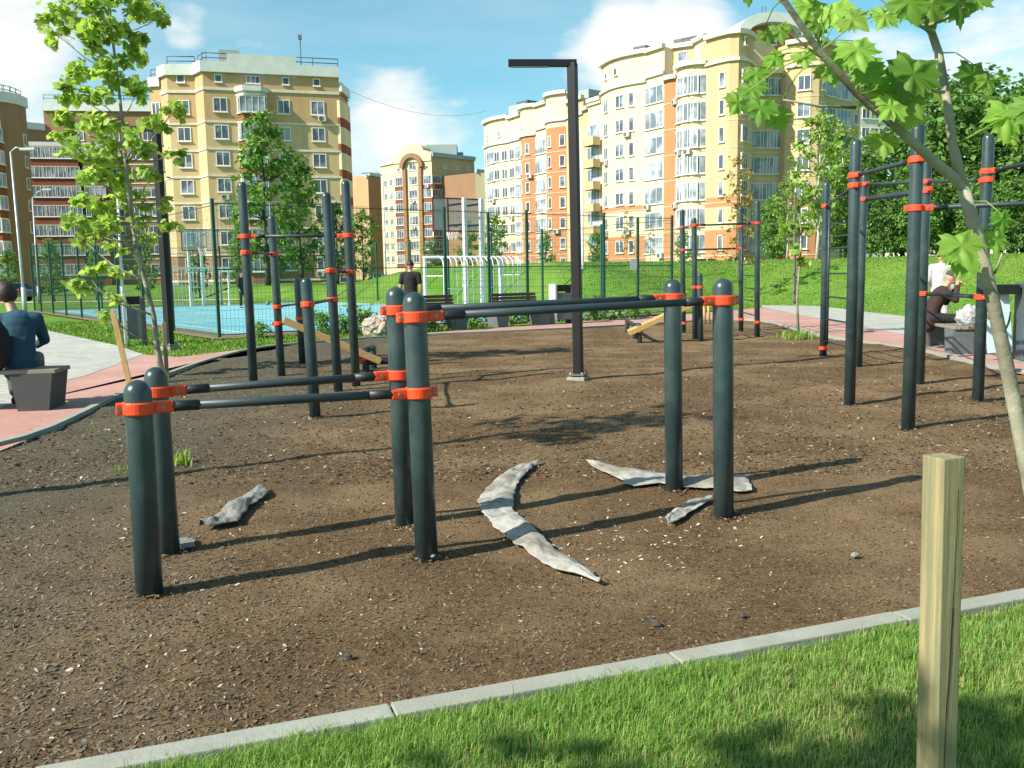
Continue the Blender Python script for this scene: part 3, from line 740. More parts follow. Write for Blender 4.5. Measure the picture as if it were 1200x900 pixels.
b = P(453, 345, 58); b.z = -.05; street_lamp('thin grey street lamp in front of the arched apartment block', b, P(448.5, 206, 58), P(434, 202, 58))
b = G(682.5, 351); b.z = bz(b.x, b.y); street_lamp('slim pale pole standing just right of the black lamp post', P(683, 358, 38) * 1.0, P(681.5, 150, 38), None, .06, M['white'])
b = P(143, 345, 33); b.z = 0; street_lamp('thin white pole between the young maple and the court fence', b, P(136.5, 205, 33), None, .05, M['white'])
# ------------------------------------------------------------------ boulder and bag
bm = bmesh.new(); bmesh.ops.create_icosphere(bm, subdivisions=4, radius=1)
for v in bm.verts:
    n_ = v.co.normalized(); k = 1 + .28 * noise.noise(n_ * 1.7) + .14 * noise.noise(n_ * 4) + .06 * noise.noise(n_ * 11); v.co = Vector((n_.x * .36, n_.y * .30, n_.z * .29)) * k
o = MB().add([v.co.copy() for v in bm.verts], [tuple(v.index for v in fc.verts) for fc in bm.faces], 0, False); bm.free()
c = G(442, 392.5); o = o.build('boulder', mat('mottled_stone', (.50, .46, .40), (.11, .10, .09), 7, .85, .8, 14, c3=(.42, .33, .24), s3=3.4), None, (c.x, c.y + .1, .19)); tag(o, 'mottled pale boulder lying at the path edge behind the middle posts', 'boulder')
# ------------------------------------------------------------------ foliage
M['barkd'] = mat('dark_bark', (.085, .065, .048), (.05, .038, .028), 14, .9, .5, 40)
M['barkg'] = mat('grey_green_bark', (.34, .335, .25), (.25, .245, .175), 22, .8, .25, 60, c3=(.16, .155, .11), s3=5)
M['birch'] = mat('birch_bark', (.62, .60, .54), (.30, .28, .25), 9, .8, .2, 40, stretch=(1, 1, 3))
M['maple'] = leafmat('maple_leaf', (.13, .30, .04), (.26, .43, .075), .5, .5, .3)
M['maple2'] = leafmat('young_maple_leaf', (.25, .43, .08), (.38, .52, .12), .5, .55, .3)
M['leafd'] = leafmat('dark_leaf', (.080, .185, .042), (.14, .26, .06), .4, .6, .45)
M['leafm'] = leafmat('mid_leaf', (.105, .235, .048), (.17, .31, .065), .42, .6, .4)
M['leafl'] = leafmat('light_leaf', (.17, .31, .055), (.26, .38, .08), .42, .6, .35)
M['leafy'] = leafmat('yellow_leaf', (.24, .21, .05), (.33, .25, .07), .42, .6, .35)
M['needle'] = leafmat('conifer_leaf', (.03, .10, .03), (.06, .14, .045), .25, .7, .4)
M['grassa'] = leafmat('grass_blade', (.145, .30, .05), (.27, .43, .095), .40, .5, .3)
M['grassy'] = leafmat('dry_grass_blade', (.42, .37, .17), (.32, .35, .12), .35, .7, .3)
M['lawnb'] = leafmat('lawn_blade', (.095, .215, .026), (.155, .27, .038), .3, .6, .25)

_half = [(.12, -.02), (.28, -.10), (.47, -.13), (.42, .05), (.63, .15), (.55, .27), (.70, .47), (.50, .49), (.45, .57), (.33, .54), (.38, .74), (.21, .73), (.13, .86)]
MAPLE = [(0, 0)] + _half + [(0, 1.02)] + [(-x, y) for x, y in reversed(_half)]
KITE = [(0, 0), (.32, .45), (0, 1), (-.32, .45)]
def frame_from(nrm, tip):
    n = nrm / (np.linalg.norm(nrm, axis=1, keepdims=True) + 1e-9)
    t = tip - n * np.sum(tip * n, axis=1, keepdims=True); t /= (np.linalg.norm(t, axis=1, keepdims=True) + 1e-9)
    return n, t, np.cross(t, n)
def leaves(pos, size, shape, up=.5, droop=.4, out=None):
    """one polygon per leaf, slightly folded"""
    n = len(pos); nrm = rng.normal(0, 1, (n, 3)); nrm[:, 2] = np.abs(nrm[:, 2]) + up
    if out is not None: nrm += out * .8
    tip = rng.normal(0, 1, (n, 3)); tip[:, 2] -= droop * 2
    if out is not None: tip += out
    N_, T, S = frame_from(nrm, tip); sh = np.array(shape); k = len(sh)
    sz = size * rng.uniform(.65, 1.25, n)
    V = pos[:, None, :] + sz[:, None, None] * (sh[None, :, 0, None] * S[:, None, :] + sh[None, :, 1, None] * T[:, None, :])
    V = V - (np.abs(sh[:, 0]) * .35 + sh[:, 1] ** 2 * .18)[None, :, None] * sz[:, None, None] * N_[:, None, :]
    return V.reshape(-1, 3), k
def blob_points(blobs, n, clump=.28):
    """leaf positions gathered in clumps inside ellipsoids; more towards the outside"""
    vol = np.array([b[3] * b[4] * b[5] for b in blobs]) ** .75; cnt = np.maximum(1, (n * vol / vol.sum()).astype(int)); out, dirs = [], []
    for b, c in zip(blobs, cnt):
        kk = max(3, c // 16); d = rng.normal(0, 1, (kk, 3)); d /= np.linalg.norm(d, axis=1, keepdims=True)
        cc = d * rng.uniform(.25, 1.0, (kk, 1)) ** .6 * np.array(b[3:6]); w = rng.integers(0, kk, c)
        p = cc[w] + rng.normal(0, 1, (c, 3)) * clump * np.array(b[3:6]) * rng.uniform(.4, 1, (c, 1))
        out.append(p + np.array(b[:3])); dirs.append(p / np.array(b[3:6]))
    o = np.concatenate(out); d = np.concatenate(dirs); d /= (np.linalg.norm(d, axis=1, keepdims=True) + 1e-9); return o, d
def limbs(mb, path, r0_, blobs, tw=.35):
    tot = len(path)
    for b in blobs:
        c = Vector(b[:3]); best = min(range(tot), key=lambda i: abs(path[i].z - (c.z - .55 * (Vector((c.x, c.y, 0)) - Vector((path[i].x, path[i].y, 0))).length)) + (0 if i > 0 else 9))
        a = path[best]; d = c - a
        if d.length < .05: continue
        rr = max(.004, r0_ * (.55 - .35 * best / tot)); mid = a + d * .5 + Vector((0, 0, -.06 * d.length))
        mb.tube([a, mid, c], [rr * .8, rr * .5, rr * .15], 6)
        for _ in range(3):
            e = c + Vector((random.uniform(-1, 1) * b[3], random.uniform(-1, 1) * b[4], random.uniform(-.4, 1) * b[5])) * .75
            mb.tube([mid.lerp(c, random.uniform(.2, .9)), e], [rr * .32, rr * .08], 5)
def tree(label, loc, path, r0_, blobs, n, size, leaf, bark, shape=KITE, group=None, name='tree', clump=.28, up=.5, droop=.4, kind=None, cat='tree', r1=.25):
    t = thing(name, label, cat, loc, 0, group); path = [Vector(p) for p in path]
    mb = MB(); k = len(path); mb.tube(path, [r0_ * (1.25 if i == 0 else 1 - (1 - r1) * i / (k - 1)) for i in range(k)], 10); limbs(mb, path, r0_, blobs)
    mb.build('trunk', bark, t)
    p, d = blob_points(blobs, n, clump); V, kk = leaves(p, size, shape, up, droop, d); link('crown', np_mesh('crown', V, kk, leaf), t)
    return t

# --- young maple in front of the left building (trunk in the yard, leaning a little)
b = G(191, 440); D = b.y
def LP(px, py, dy=0): p = P(px, py, D + dy); return p - b
path = [LP(191, 446), LP(184, 405), LP(180, 370), LP(170, 330), LP(160, 290), LP(152, 240), LP(147, 190), LP(143, 140), LP(138, 90), LP(131, 40), LP(128, 0), LP(126, -40)]
bl = []
for px, py, rx, ry in ((75, 12, 28, 14), (60, 35, 14, 14), (100, 8, 26, 16), (140, -10, 40, 22), (165, 15, 28, 16), (190, 20, 13, 9), (120, 30, 30, 15), (150, 45, 24, 14), (100, 50, 20, 13), (128, 70, 26, 14), (160, 62, 14, 10),
                       (95, 82, 18, 13), (140, 90, 24, 10), (85, 108, 20, 12), (112, 112, 26, 13), (160, 108, 20, 10), (80, 135, 16, 12), (100, 140, 22, 12), (130, 150, 24, 12), (170, 138, 16, 10), (208, 124, 15, 9), (70, 160, 15, 14),
                       (85, 178, 12, 12), (120, 168, 20, 12), (155, 162, 18, 9), (190, 145, 9, 8), (205, 182, 14, 8), (130, 185, 22, 11), (175, 178, 12, 7), (110, 205, 20, 11), (140, 205, 22, 12), (182, 200, 16, 11), (95, 238, 15, 10), (120, 245, 24, 14),
                       (150, 232, 20, 12), (185, 238, 16, 10), (80, 255, 12, 9), (108, 262, 20, 12), (135, 268, 20, 10), (165, 258, 12, 9), (196, 262, 10, 8), (175, 275, 10, 8), (92, 277, 14, 10), (133, 292, 11, 8), (120, 312, 14, 8), (140, 318, 11, 7), (100, 332, 13, 12), (133, 345, 8, 8), (127, 372, 7, 8)):
    c = LP(px, py, random.uniform(-.55, .55)); s = D / F; bl.append((c.x, c.y, c.z, rx * s * .88, .26, ry * s * .88))
tree('young leafy maple with thin trunk in front of the left yellow apartment block', b, path, .042, bl, 3600, .092, M['maple2'], M['barkg'], MAPLE, 'young staked trees', 'young_maple', .34, .5, .55)

# --- thin sapling on the right with a tuft at its foot
b = G(935.5, 394); D = b.y
path = [LP(935.5, 397), LP(934, 350), LP(937, 310), LP(940, 280), LP(936, 250), LP(938, 225)]
bl = [(LP(x, y, random.uniform(-.2, .2)).to_tuple() + (rx * D / F, .2, ry * D / F)) for x, y, rx, ry in ((938, 235, 9, 10), (926, 262, 7, 8), (946, 268, 8, 9), (936, 290, 7, 8), (944, 305, 5, 6))]
tree('slender sapling with few leaves at the edge of the bark yard', b, path, .028, bl, 150, .12, M['leafl'], M['barkg'], MAPLE, 'young staked trees', 'sapling', .3)
stake('tall thin weathered stake behind the slender sapling', P(931, 356, D + 1.8) , P(932, 228, D + 1.8), .05, .3, mat('old_stake', (.16, .15, .12), (.10, .09, .08), 8, .85, .2, 40))

# --- near leaning maple on the right
D = 2.0
b = Vector((1.33, 2.1, .04))
path = [b * 1.0] + [P(x, y, 2.0) for x, y in ((1214, 600), (1198, 520), (1180, 430), (1163, 350), (1146, 280), (1128, 218))]
lb_ = [P(x, y, 2.0 - dy) for x, y, dy in ((1140, 236, 0), (1118, 208, .005), (1092, 187, .02), (1048, 147, .05), (1005, 110, .08), (960, 60, .12), (917, -2, .16), (888, -50, .2))]
rb_ = [P(x, y, 2.0 + dy) for x, y, dy in ((1129, 220, 0), (1117, 172, 0), (1109, 112, .02), (1100, 62, .03), (1086, 22, .05), (1072, -25, .07), (1060, -80, .1))]
t = thing('maple_tree', 'nearest maple with forked smooth grey trunk leaning in from the right edge', 'tree', b)
tm = MB(); tm.tube([p - b for p in path], [.024, .0180, .0165, .0155, .0148, .0145, .0135], 14); tm.tube([p - b for p in lb_], [.009, .0115, .0105, .0092, .008, .0068, .0058, .005], 12)
tm.tube([p - b for p in rb_], [.0115, .0102, .0092, .0088, .008, .0072, .006], 12)
for a, c in (((1003, 126), (918, 117)), ((968, 70), (925, 37)), ((1106, 108), (1085, 100)), ((1097, 50), (1098, 105)), ((1165, 320), (1174, 298)), ((1095, 40), (1020, -10)), ((1088, 30), (1130, 8)), ((1085, 20), (1050, 20))):
    tm.tube([P(*a, 1.98) - b, P((a[0] + c[0]) / 2, (a[1] + c[1]) / 2 + 3, 1.96) - b, P(*c, 1.94) - b], [.004, .0028, .0018], 6)
LV = [(880, 108, 44, 10), (868, 122, 36, -20), (893, 128, 46, -5), (908, 140, 40, 30), (885, 88, 38, 0), (912, 38, 34, 0), (895, 42, 28, 30), (902, 72, 34, 40), (940, 70, 34, -10), (968, 88, 44, 10),
      (985, 75, 40, -25), (975, 18, 54, 15), (955, 12, 48, -30), (990, 30, 46, 40), (960, 28, 40, 0), (1000, 62, 56, 10), (1018, 78, 50, -20), (1008, 88, 44, 30), (1030, 118, 68, 5), (1048, 112, 50, -25), (1040, 100, 42, 30), (1022, 95, 36, -10),
      (1075, 88, 72, -10), (1060, 118, 56, 15), (1085, 110, 42, 30), (1050, 130, 46, -30), (1034, 168, 50, 5), (1070, 140, 42, -15), (1090, 8, 66, -10), (1060, 4, 60, 20), (1118, 4, 60, 10), (1145, 2, 48, -20), (1040, 22, 40, -20), 
      (1140, 88, 52, 5), (1152, 96, 36, 35), (1182, 138, 62, -5), (1200, 150, 56, 20), (1178, 158, 48, 10), (1210, 130, 60, 0), (1122, 290, 60, 10), (1132, 310, 48, -20), (1110, 300, 40, 30), (1165, 282, 46, -10), (1172, 258, 34, 20), (870, -20, 56, 0), (910, -25, 60, 20), (950, -30, 60, 0), (1160, -40, 70, 0)]
VV = []; pet = MB(); allb = lb_ + rb_ + path[3:]
from mathutils import geometry
dense = allb
for (x, y, w, a) in LV:
    p = P(x, y - w * .25, 1.95 + random.uniform(-.10, .10)); sz = w / F * 1.95 / 1.42; a = R(a + random.uniform(-12, 12))
    nrm = Vector((random.uniform(-.5, .4), -1, random.uniform(.25, 1.0))).normalized(); tip = Vector((math.sin(a), random.uniform(-.4, -.05), -math.cos(a)))
    tip = (tip - nrm * tip.dot(nrm)).normalized(); sd = tip.cross(nrm); cup = random.uniform(.15, .5)
    # finer outline: halfway points with small teeth
    sh = []
    for i in range(len(MAPLE)):
        q0 = MAPLE[i]; q1 = MAPLE[(i + 1) % len(MAPLE)]; sh.append(q0)
        j = random.uniform(.9, 1.0); sh.append(((q0[0] + q1[0]) / 2 * j, (q0[1] + q1[1]) / 2 * j + .0))
    ce = Vector((0, .33)); n_ = len(sh)
    def at(q): return p + sz * (q[0] * sd + q[1] * tip) - nrm * sz * (cup * abs(q[0]) ** 1.3 * .5 + .28 * max(0, q[1]) ** 2 + .03 * math.sin(q[0] * 20))
    def ring_(i):                          # inner ring: folded along the five main veins
        q = Vector(sh[i % n_]); k = ce.lerp(q, .5); an = math.atan2(q.x, q.y - ce.y); return at(k) + nrm * sz * .045 * math.cos(an * 5.0)
    for i in range(n_):
        c_, r1_, r2_, o1, o2 = at(ce) - b, ring_(i) - b, ring_(i + 1) - b, at(sh[i]) - b, at(sh[(i + 1) % n_]) - b
        VV += [c_, r1_, r2_, r1_, o1, o2, r1_, o2, r2_]
    near_ = min(dense, key=lambda v: (v - p).length)
    q = near_.lerp(p, .5) - Vector((0, 0, -.012)); 
    if (near_ - p).length < .32: pet.tube([near_ - b, q - b, p - b], [.0017, .0013, .001], 5)
me = np_mesh('crown', [tuple(v) for v in VV], 3, M['maple'])
bm = bmesh.new(); bm.from_mesh(me); bmesh.ops.remove_doubles(bm, verts=bm.verts, dist=1e-5); 
for fc in bm.faces: fc.smooth = True
bm.to_mesh(me); bm.free()
link('crown', me, t); tm.add(pet.v, pet.f, 1, True); tm.build('trunk', [M['barkg'], M['leafl']], t)

# --- trees standing beside the view on the left: only their shade reaches the picture
def shade_tree(label, x, y, h, cz, rx, rz_, n):
    bl = [(random.uniform(-.6, .6) * rx, random.uniform(-.6, .6) * rx, cz + random.uniform(-.7, .7) * rz_, rx * .5, rx * .5, rz_ * .4) for _ in range(10)]
    return tree(label, (x, y, 0), [(0, 0, -.1), (.05, 0, h * .3), (.0, .05, h * .6), (.05, .02, h * .85), (.05, 0, h)], .06, bl, n, .16, M['maple2'], M['barkg'], KITE, None, 'maple_tree', .3)
shade_tree('leafy maple standing beside the yard just beyond the left edge', -4.36, 5.3, 5.5, 4.55, .80, .80, 470)
bl = []
for gx_, gy_, z, r in ((1.08, 2.60, 4.2, .20), (1.34, 2.72, 4.0, .17), (.84, 2.56, 4.4, .18), (1.62, 2.80, 4.3, .16), (1.2, 2.45, 3.8, .25), (.9, 2.40, 4.1, .22), (1.75, 2.72, 4.5, .13), (.10, 2.46, 4.2, .15), (.36, 2.42, 4.0, .16), (-.12, 2.40, 4.3, .15), (.6, 2.36, 3.9, .18), (.1, 2.2, 4.1, .25)):
    k = z / math.tan(R(37)); bl.append((gx_ + .04 - .866 * k + 3.9, gy_ - .13 - .5 * k + .4, z, r, r, r * .8))
tree('leafy maple standing on the front lawn beyond the left edge', (-3.9, -.4, 0), [(0, 0, -.1), (.05, 0, 1.5), (0, .05, 3), (.05, 0, 4), (.05, 0, 4.7)], .05, bl, 640, .12, M['maple2'], M['barkg'], KITE, None, 'maple_tree', .3)

# --- background trees: prototypes 8 m high, copied and scaled
def proto(label, loc, sc_, leaf, bark, n, size, blobs, trunk=.13, clear=.25, group='trees on the slope', name='tree', clump=.26):
    path = [(0, 0, -.3), (.08, .02, 1.5), (-.05, .08, 3.2), (.06, 0, 5), (0, .04, 7)]
    t = tree(label, loc, path, trunk, blobs, n, size, leaf, bark, KITE, group, name, clump); t.scale = (sc_,) * 3; return t
def rb(k, r, z0, z1, sq=1.0, s=.42):
    out = []
    for i in range(k):
        u = (i + .5) / k; z = z0 + (z1 - z0) * u; rr = r * math.sin(PI * (u * .80 + .18)) ** .7; a = i * 2.4 + random.uniform(-.5, .5); q = rr * random.uniform(.35, .8)
        out.append((q * math.cos(a), q * math.sin(a), z, r * s * random.uniform(.75, 1.25), r * s * random.uniform(.75, 1.25), r * s * .8 * sq * random.uniform(.8, 1.2)))
    return out
def gpos(px, Y, ref=300): p = P(px, ref, Y); return Vector((p.x, Y, bz(p.x, Y)))
def top_scale(px, Y, topy): p = P(px, topy, Y); return (p.z - bz(p.x, Y)) / 8.2
PA = proto('dark bushy tree behind the cage, just right of the birch', gpos(1012, 50), top_scale(1012, 50, 165), M['leafm'], M['barkd'], 4200, .34, rb(22, 2.9, 1.2, 7.6), group='trees on the slope')
PB = proto('tall dark tree on the slope above the seated man in brown', gpos(1100, 46), top_scale(1100, 46, 96), M['leafd'], M['barkd'], 4200, .34, rb(24, 2.7, 1.0, 7.8), group='trees on the slope')
PC = proto('tall pale-leaved tree with white trunk left of the cage', gpos(957, 44), top_scale(957, 44, 122), M['leafl'], M['birch'], 1900, .26, rb(20, 1.5, 1.6, 7.9, s=.40), .09, group='trees on the slope', name='birch_tree', clump=.34)
for proto_, lab, px, Y, ty in ((PA, 'rounded tree behind the tallest cage post', 1058, 52, 140), (PB, 'dense tree behind the forked maple trunk', 1138, 50, 88), (PA, 'tree on the slope behind the far right cage post', 1168, 47, 92), (PB, 'tree at the right edge above the litter bin', 1200, 45, 104),
                        (PA, 'tree beyond the right edge of the lawn', 1238, 44, 100), (PB, 'low dark bush-like tree between the two nearest tall cage posts', 1035, 44, 222), (PA, 'low bushy tree behind the ladder of the cage', 990, 46, 196), (PA, 'low tree behind the pair of cage posts at centre right', 1078, 43, 205),
                        (PB, 'low dark tree above the standing person in white', 1118, 44, 190), (PA, 'low spreading tree behind the maple trunk fork', 1150, 42, 205), (PB, 'low dark tree at the right edge of the slope', 1190, 41, 208), (PC, 'thin pale tree just right of the white-trunked birch', 985, 47, 140),
                        (PC, 'small pale-leaved tree behind the slender sapling', 922, 47, 205), (PA, 'small round tree left of the birch trunk', 905, 50, 232)):
    copy_thing(proto_, lab, gpos(px, Y), random.uniform(0, 6), top_scale(px, Y, ty))
PY = proto('yellowish young tree on the slope before the round tower', gpos(866, 38), top_scale(866, 38, 178), M['leafy'], M['barkg'], 420, .26, rb(16, 1.3, 2.0, 7.9, s=.36), .05, group='yellowish young trees on the slope', name='young_tree', clump=.4)
for lab, px, Y, ty in (('yellowish young tree left of the small pull-up frame, by the white notice', 735, 52, 245), ('small yellowish bush-like tree below the yellow young tree by the round tower', 838, 40, 290), ('yellowish young tree between slim pale pole and white notice', 762, 54, 262)):
    copy_thing(PY, lab, gpos(px, Y), random.uniform(0, 6), top_scale(px, Y, ty))
# left and centre, before the buildings
PT = proto('tall dark tree in front of the yellow block, above the left pull-up frame', gpos(312, 74), top_scale(312, 74, 132), M['leafm'], M['barkd'], 2300, .30, rb(22, 1.9, 1.2, 8.0, s=.36), group='trees before the flats', clump=.3)
for lab, px, Y, ty in (('tall thin tree right of the big tree before the yellow block', 352, 78, 182), ('dark tree low at the right end of the yellow block', 395, 80, 238), ('dark tree at the corner beside the yellow block, near the lamp pole', 425, 76, 246), ('low dark tree at the foot of the yellow block', 280, 70, 262),
                       ('low tree behind the far goal', 232, 72, 285), ('dark tree behind the curved lamp and fence', 60, 66, 280), ('low dark tree behind the young maple trunk', 170, 70, 282), ('low dark tree behind the tallest left fence posts', 110, 68, 290),
                       ('dark tree under the basketball backboard', 548, 92, 258), ('dark rounded tree right of the basketball backboard', 580, 88, 252), ('dark low tree left of the white goal', 505, 95, 282), ('tree at the foot of the cream block, left of the black lamp', 640, 84, 272), ('small dark tree at the foot of the cream block beside the slim pale pole', 700, 82, 272), ('low dark tree behind the small pull-up frame', 800, 66, 268), ('low dark tree at the far left edge of the lawn', 8, 70, 292)):
    copy_thing(PT, lab, gpos(px, Y), random.uniform(0, 6), Vector((1.0, 1.0, 1)) * top_scale(px, Y, ty))

# --- shrubs along the path edge
def shrub(label, loc, rx, rz_, n, size, leaf): return tree(label, loc, [(0, 0, -.05), (.02, 0, rz_ * .6), (0, .02, rz_ * 1.1)], .015, [(random.uniform(-.5, .5) * rx, random.uniform(-.4, .4) * rx, rz_ * random.uniform(.5, 1.1), rx * .55, rx * .5, rz_ * .5) for _ in range(6)], n, size, leaf, M['barkd'], KITE, 'shrubs along the path edge', 'shrub', .35, cat='shrub')
S0 = shrub('dark leafy shrub between the left frame and the boulder', G(380, 392) + Vector((0, .3, 0)), .55, .42, 420, .11, M['leafm'])
for lab, px, py, s in (('shrub just behind the boulder', 428, 391, 1.15), ('low shrub under the first brown-backed bench', 505, 388, .8), ('dark shrub between the two brown-backed benches', 552, 384, .9), ('dark low shrub behind the second brown-backed bench', 600, 381, .8), ('dark low shrub at the right end of the second bench', 628, 380, .8),
                       ('dark shrub just right of the black lamp post', 700, 377, 1.1), ('second dark shrub right of the black lamp post', 722, 376, 1.05), ('dark shrub left of the small sit-up board', 742, 374, .95), ('shrub behind the slim pale pole', 690, 368, 1.1), ('shrub right of the grey bin beyond the path', 668, 378, .8), ('thin shrub at the court corner left of the tall frame', 300, 396, .6), ('small shrub left of the boulder', 404, 392, .8)):
    p = G(px, py); copy_thing(S0, lab, (p.x, p.y + .35, 0), random.uniform(0, 6), s)

# ------------------------------------------------------------------ grass
def blades(pos, h, w, lean=.45):
    n = len(pos); a = rng.uniform(0, 2 * PI, n); d = np.stack([np.cos(a), np.sin(a), np.zeros(n)], 1); s = np.stack([-np.sin(a), np.cos(a), np.zeros(n)], 1)
    hh = h * rng.uniform(.45, 1.3, n); ww = w * rng.uniform(.6, 1.2, n); ln = rng.uniform(.05, 1, n) * lean * hh
    z = np.array([0, 0, 1.0]); q = pos[:, None, :]
    b0, b1 = pos - s * ww[:, None], pos + s * ww[:, None]; mid = pos + d * (ln * .3)[:, None] + z * (hh * .6)[:, None]; m0, m1 = mid - s * (ww * .75)[:, None], mid + s * (ww * .75)[:, None]
    tip = pos + d * ln[:, None] + z * (hh * (1 - .3 * (ln / (hh * lean + 1e-6))))[:, None]
    return np.stack([b0, b1, m1, tip, m0], 1).reshape(-1, 3)
def grass_mesh(name, V, mats, mi=None):
    V = np.asarray(V, dtype=np.float32).reshape(-1, 3); n = len(V) // 5
    me = bpy.data.meshes.new(name); me.vertices.add(n * 5); me.vertices.foreach_set('co', V.ravel())
    lp = (np.arange(n)[:, None] * 5 + np.array([0, 1, 2, 4, 4, 2, 3])[None]).astype(np.int32).ravel()
    me.loops.add(len(lp)); me.loops.foreach_set('vertex_index', lp)
    me.polygons.add(n * 2); me.polygons.foreach_set('loop_start', (np.arange(n)[:, None] * 7 + np.array([0, 4])[None]).astype(np.int32).ravel())
    for mm in (mats if isinstance(mats, (list, tuple)) else [mats]): me.materials.append(mm)
    if mi is not None: me.polygons.foreach_set('material_index', np.repeat(np.asarray(mi, dtype=np.int32), 2))
    me.update(calc_edges=True); return me
def tufts(n, f2, r, per):
    c = f2(n // per); k = len(c); w = rng.integers(0, k, n); return c[w] + np.concatenate([rng.normal(0, r, (n, 2)), np.zeros((n, 1))], 1)
# foreground lawn: visible strip between the kerb and the lower frame edge
def front_pts(n):
    u = rng.uniform(.22, .86, n); v = rng.uniform(0, 1, n) ** 1.0 * 2.9
    p = np.array([k0.x, k0.y])[None] + np.array([kd.x, kd.y])[None] * (u * L0)[:, None] + np.array([kn.x, kn.y])[None] * (.10 + v)[:, None]
    keep = (p[:, 1] > .7) & (np.abs(p[:, 0]) < p[:, 1] * .75 + .3); p = p[keep]
    return np.concatenate([p, np.full((len(p), 1), .03)], 1)
cl = front_pts(34000)
def dens(p): return np.array([noise.noise((a * 1.3, b_ * 1.3, 4.2)) for a, b_ in p[:, :2]])
ps = np.concatenate([tufts(260000, lambda k: cl, .018, 6), front_pts(150000)])
dn = dens(ps); ps = ps[(dn + rng.normal(0, .25, len(ps))) > -.30]; dn = dens(ps)
dd = (ps[:, :2] - np.array([k0.x, k0.y])) @ np.array([kn.x, kn.y]); ps = ps[dd > .088 - rng.uniform(0, .03, len(ps)) * (rng.uniform(0, 1, len(ps)) < .25)]; dn = dens(ps)
hgt = np.clip(.038 + .026 * dn, .016, .075)
Vg = blades(ps, hgt * 1.15, .0014, .9); yel = (rng.uniform(0, 1, len(ps)) < np.clip(.17 - dn * .8, .05, .65)).astype(int)
lg = front_pts(14000); ld = (lg[:, :2] - np.array([k0.x, k0.y])) @ np.array([kn.x, kn.y]); lg = lg[ld > .095]
Vg = np.concatenate([Vg, blades(lg, np.full(len(lg), .080), .0012, .7)]); yel = np.concatenate([yel, (rng.uniform(0, 1, len(lg)) < .25).astype(int)])
go = link('grass', grass_mesh('grass', Vg, [M['grassa'], M['grassy']], yel)); tag(go, None, None, None, 'stuff')
# other lawns: coarser blades
def lawn_pts(n, x0, x1, y0, y1, ok):
    p = np.stack([rng.uniform(x0, x1, n), rng.uniform(y0, y1, n)], 1); p = p[ok(p)]; z = bank(p[:, 0], p[:, 1]); return np.concatenate([p, z[:, None]], 1)
plaza = [tuple(p) for p in outer] + [tuple(p) for p in pale_r_out] + [(10.4, 12.5), (9, 4), (-9, 4)] + [tuple(G(0, 480).to_2d()), (-8.5, 6.5), (-14, 6.5)] + [tuple(p) for p in gx([(-260, 400), (-60, 372), (37, 384), (135, 405)])]
courtp = [tuple(cw(-.3, -.4)), tuple(cw(15.9, -.4)), tuple(cw(15.9, 28.4)), tuple(cw(-.3, 28.4))]
ok = lambda p: ~inpoly(p[:, 0], p[:, 1], plaza) & ~inpoly(p[:, 0], p[:, 1], courtp) & (np.abs(p[:, 0]) < p[:, 1] * .62 + 1)
pl = np.concatenate([lawn_pts(60000, -16, 0, 14, 32, ok), lawn_pts(90000, 2, 26, 14, 46, ok)]); dist = pl[:, 1]
near_edge = np.where(pl[:, 0] < 0, .075, .034)
go = link('grass', grass_mesh('grass', blades(pl, near_edge * (.6 + .02 * dist), .005 + .00045 * dist, 1.1), [M['lawnb'], M['grassy']], (rng.uniform(0, 1, len(pl)) < .04).astype(int))); tag(go, None, None, None, 'stuff')
# weeds: tuft at the sapling foot, a few stems near the left posts
def weed(label, c, n, r, h, m):
    p = np.concatenate([rng.normal(0, r, (n, 2)), np.zeros((n, 1))], 1); o = link('weed_tuft', grass_mesh('weed_tuft', blades(p, h, .009, 1.0), m), None, c); tag(o, label, 'weed', 'weed tufts in the bark')
weed('pale green weed tuft round the foot of the slender sapling', G(935, 397), 160, .20, .22, M['leafl'])
weed('small yellow-green weed tuft right of the left low posts', G(212, 545), 40, .05, .12, M['leafl'])
weed('tiny weed left of the front left post', G(150, 552), 16, .04, .07, M['leafl'])

# ------------------------------------------------------------------ loose bark chips, pebbles
def chips(name, n, area, zf, smin, smax, mats_, wts, thin=.25):
    p = area(n); n = len(p); a = rng.uniform(0, 2 * PI, n); l = rng.uniform(smin, smax, n); w = l * rng.uniform(.16, .55, n)
    nr = np.stack([rng.normal(0, .35, n), rng.normal(0, .35, n), np.ones(n)], 1); tp = np.stack([np.cos(a), np.sin(a), np.zeros(n)], 1); N_, T, S = frame_from(nr, tp)
    z = np.array([yz(x, y) for x, y in p]); c = np.concatenate([p, (z + l * thin * .5)[:, None]], 1)
    q = [(-.5, -.35), (.1, -.5), (.5, -.1), (.38, .4), (-.3, .5)]; jit = rng.uniform(.7, 1.2, (n, 5, 1))
    V = np.stack([c + T * (l * u)[:, None] + S * (w * v)[:, None] for u, v in q], 1); V = c[:, None] + (V - c[:, None]) * jit
    mi = rng.choice(len(mats_), n, p=wts); o = link(name, np_mesh(name, V.reshape(-1, 3), 5, mats_, mi)); tag(o, None, None, None, 'stuff'); return o
CH = [mat('chip_' + k, c, tuple(x * .75 for x in c), 30, .9) for k, c in (('dark', (.055, .037, .019)), ('brown', (.135, .089, .046)), ('tan', (.20, .142, .080)), ('grey', (.15, .128, .088)), ('pale', (.50, .42, .30)))]
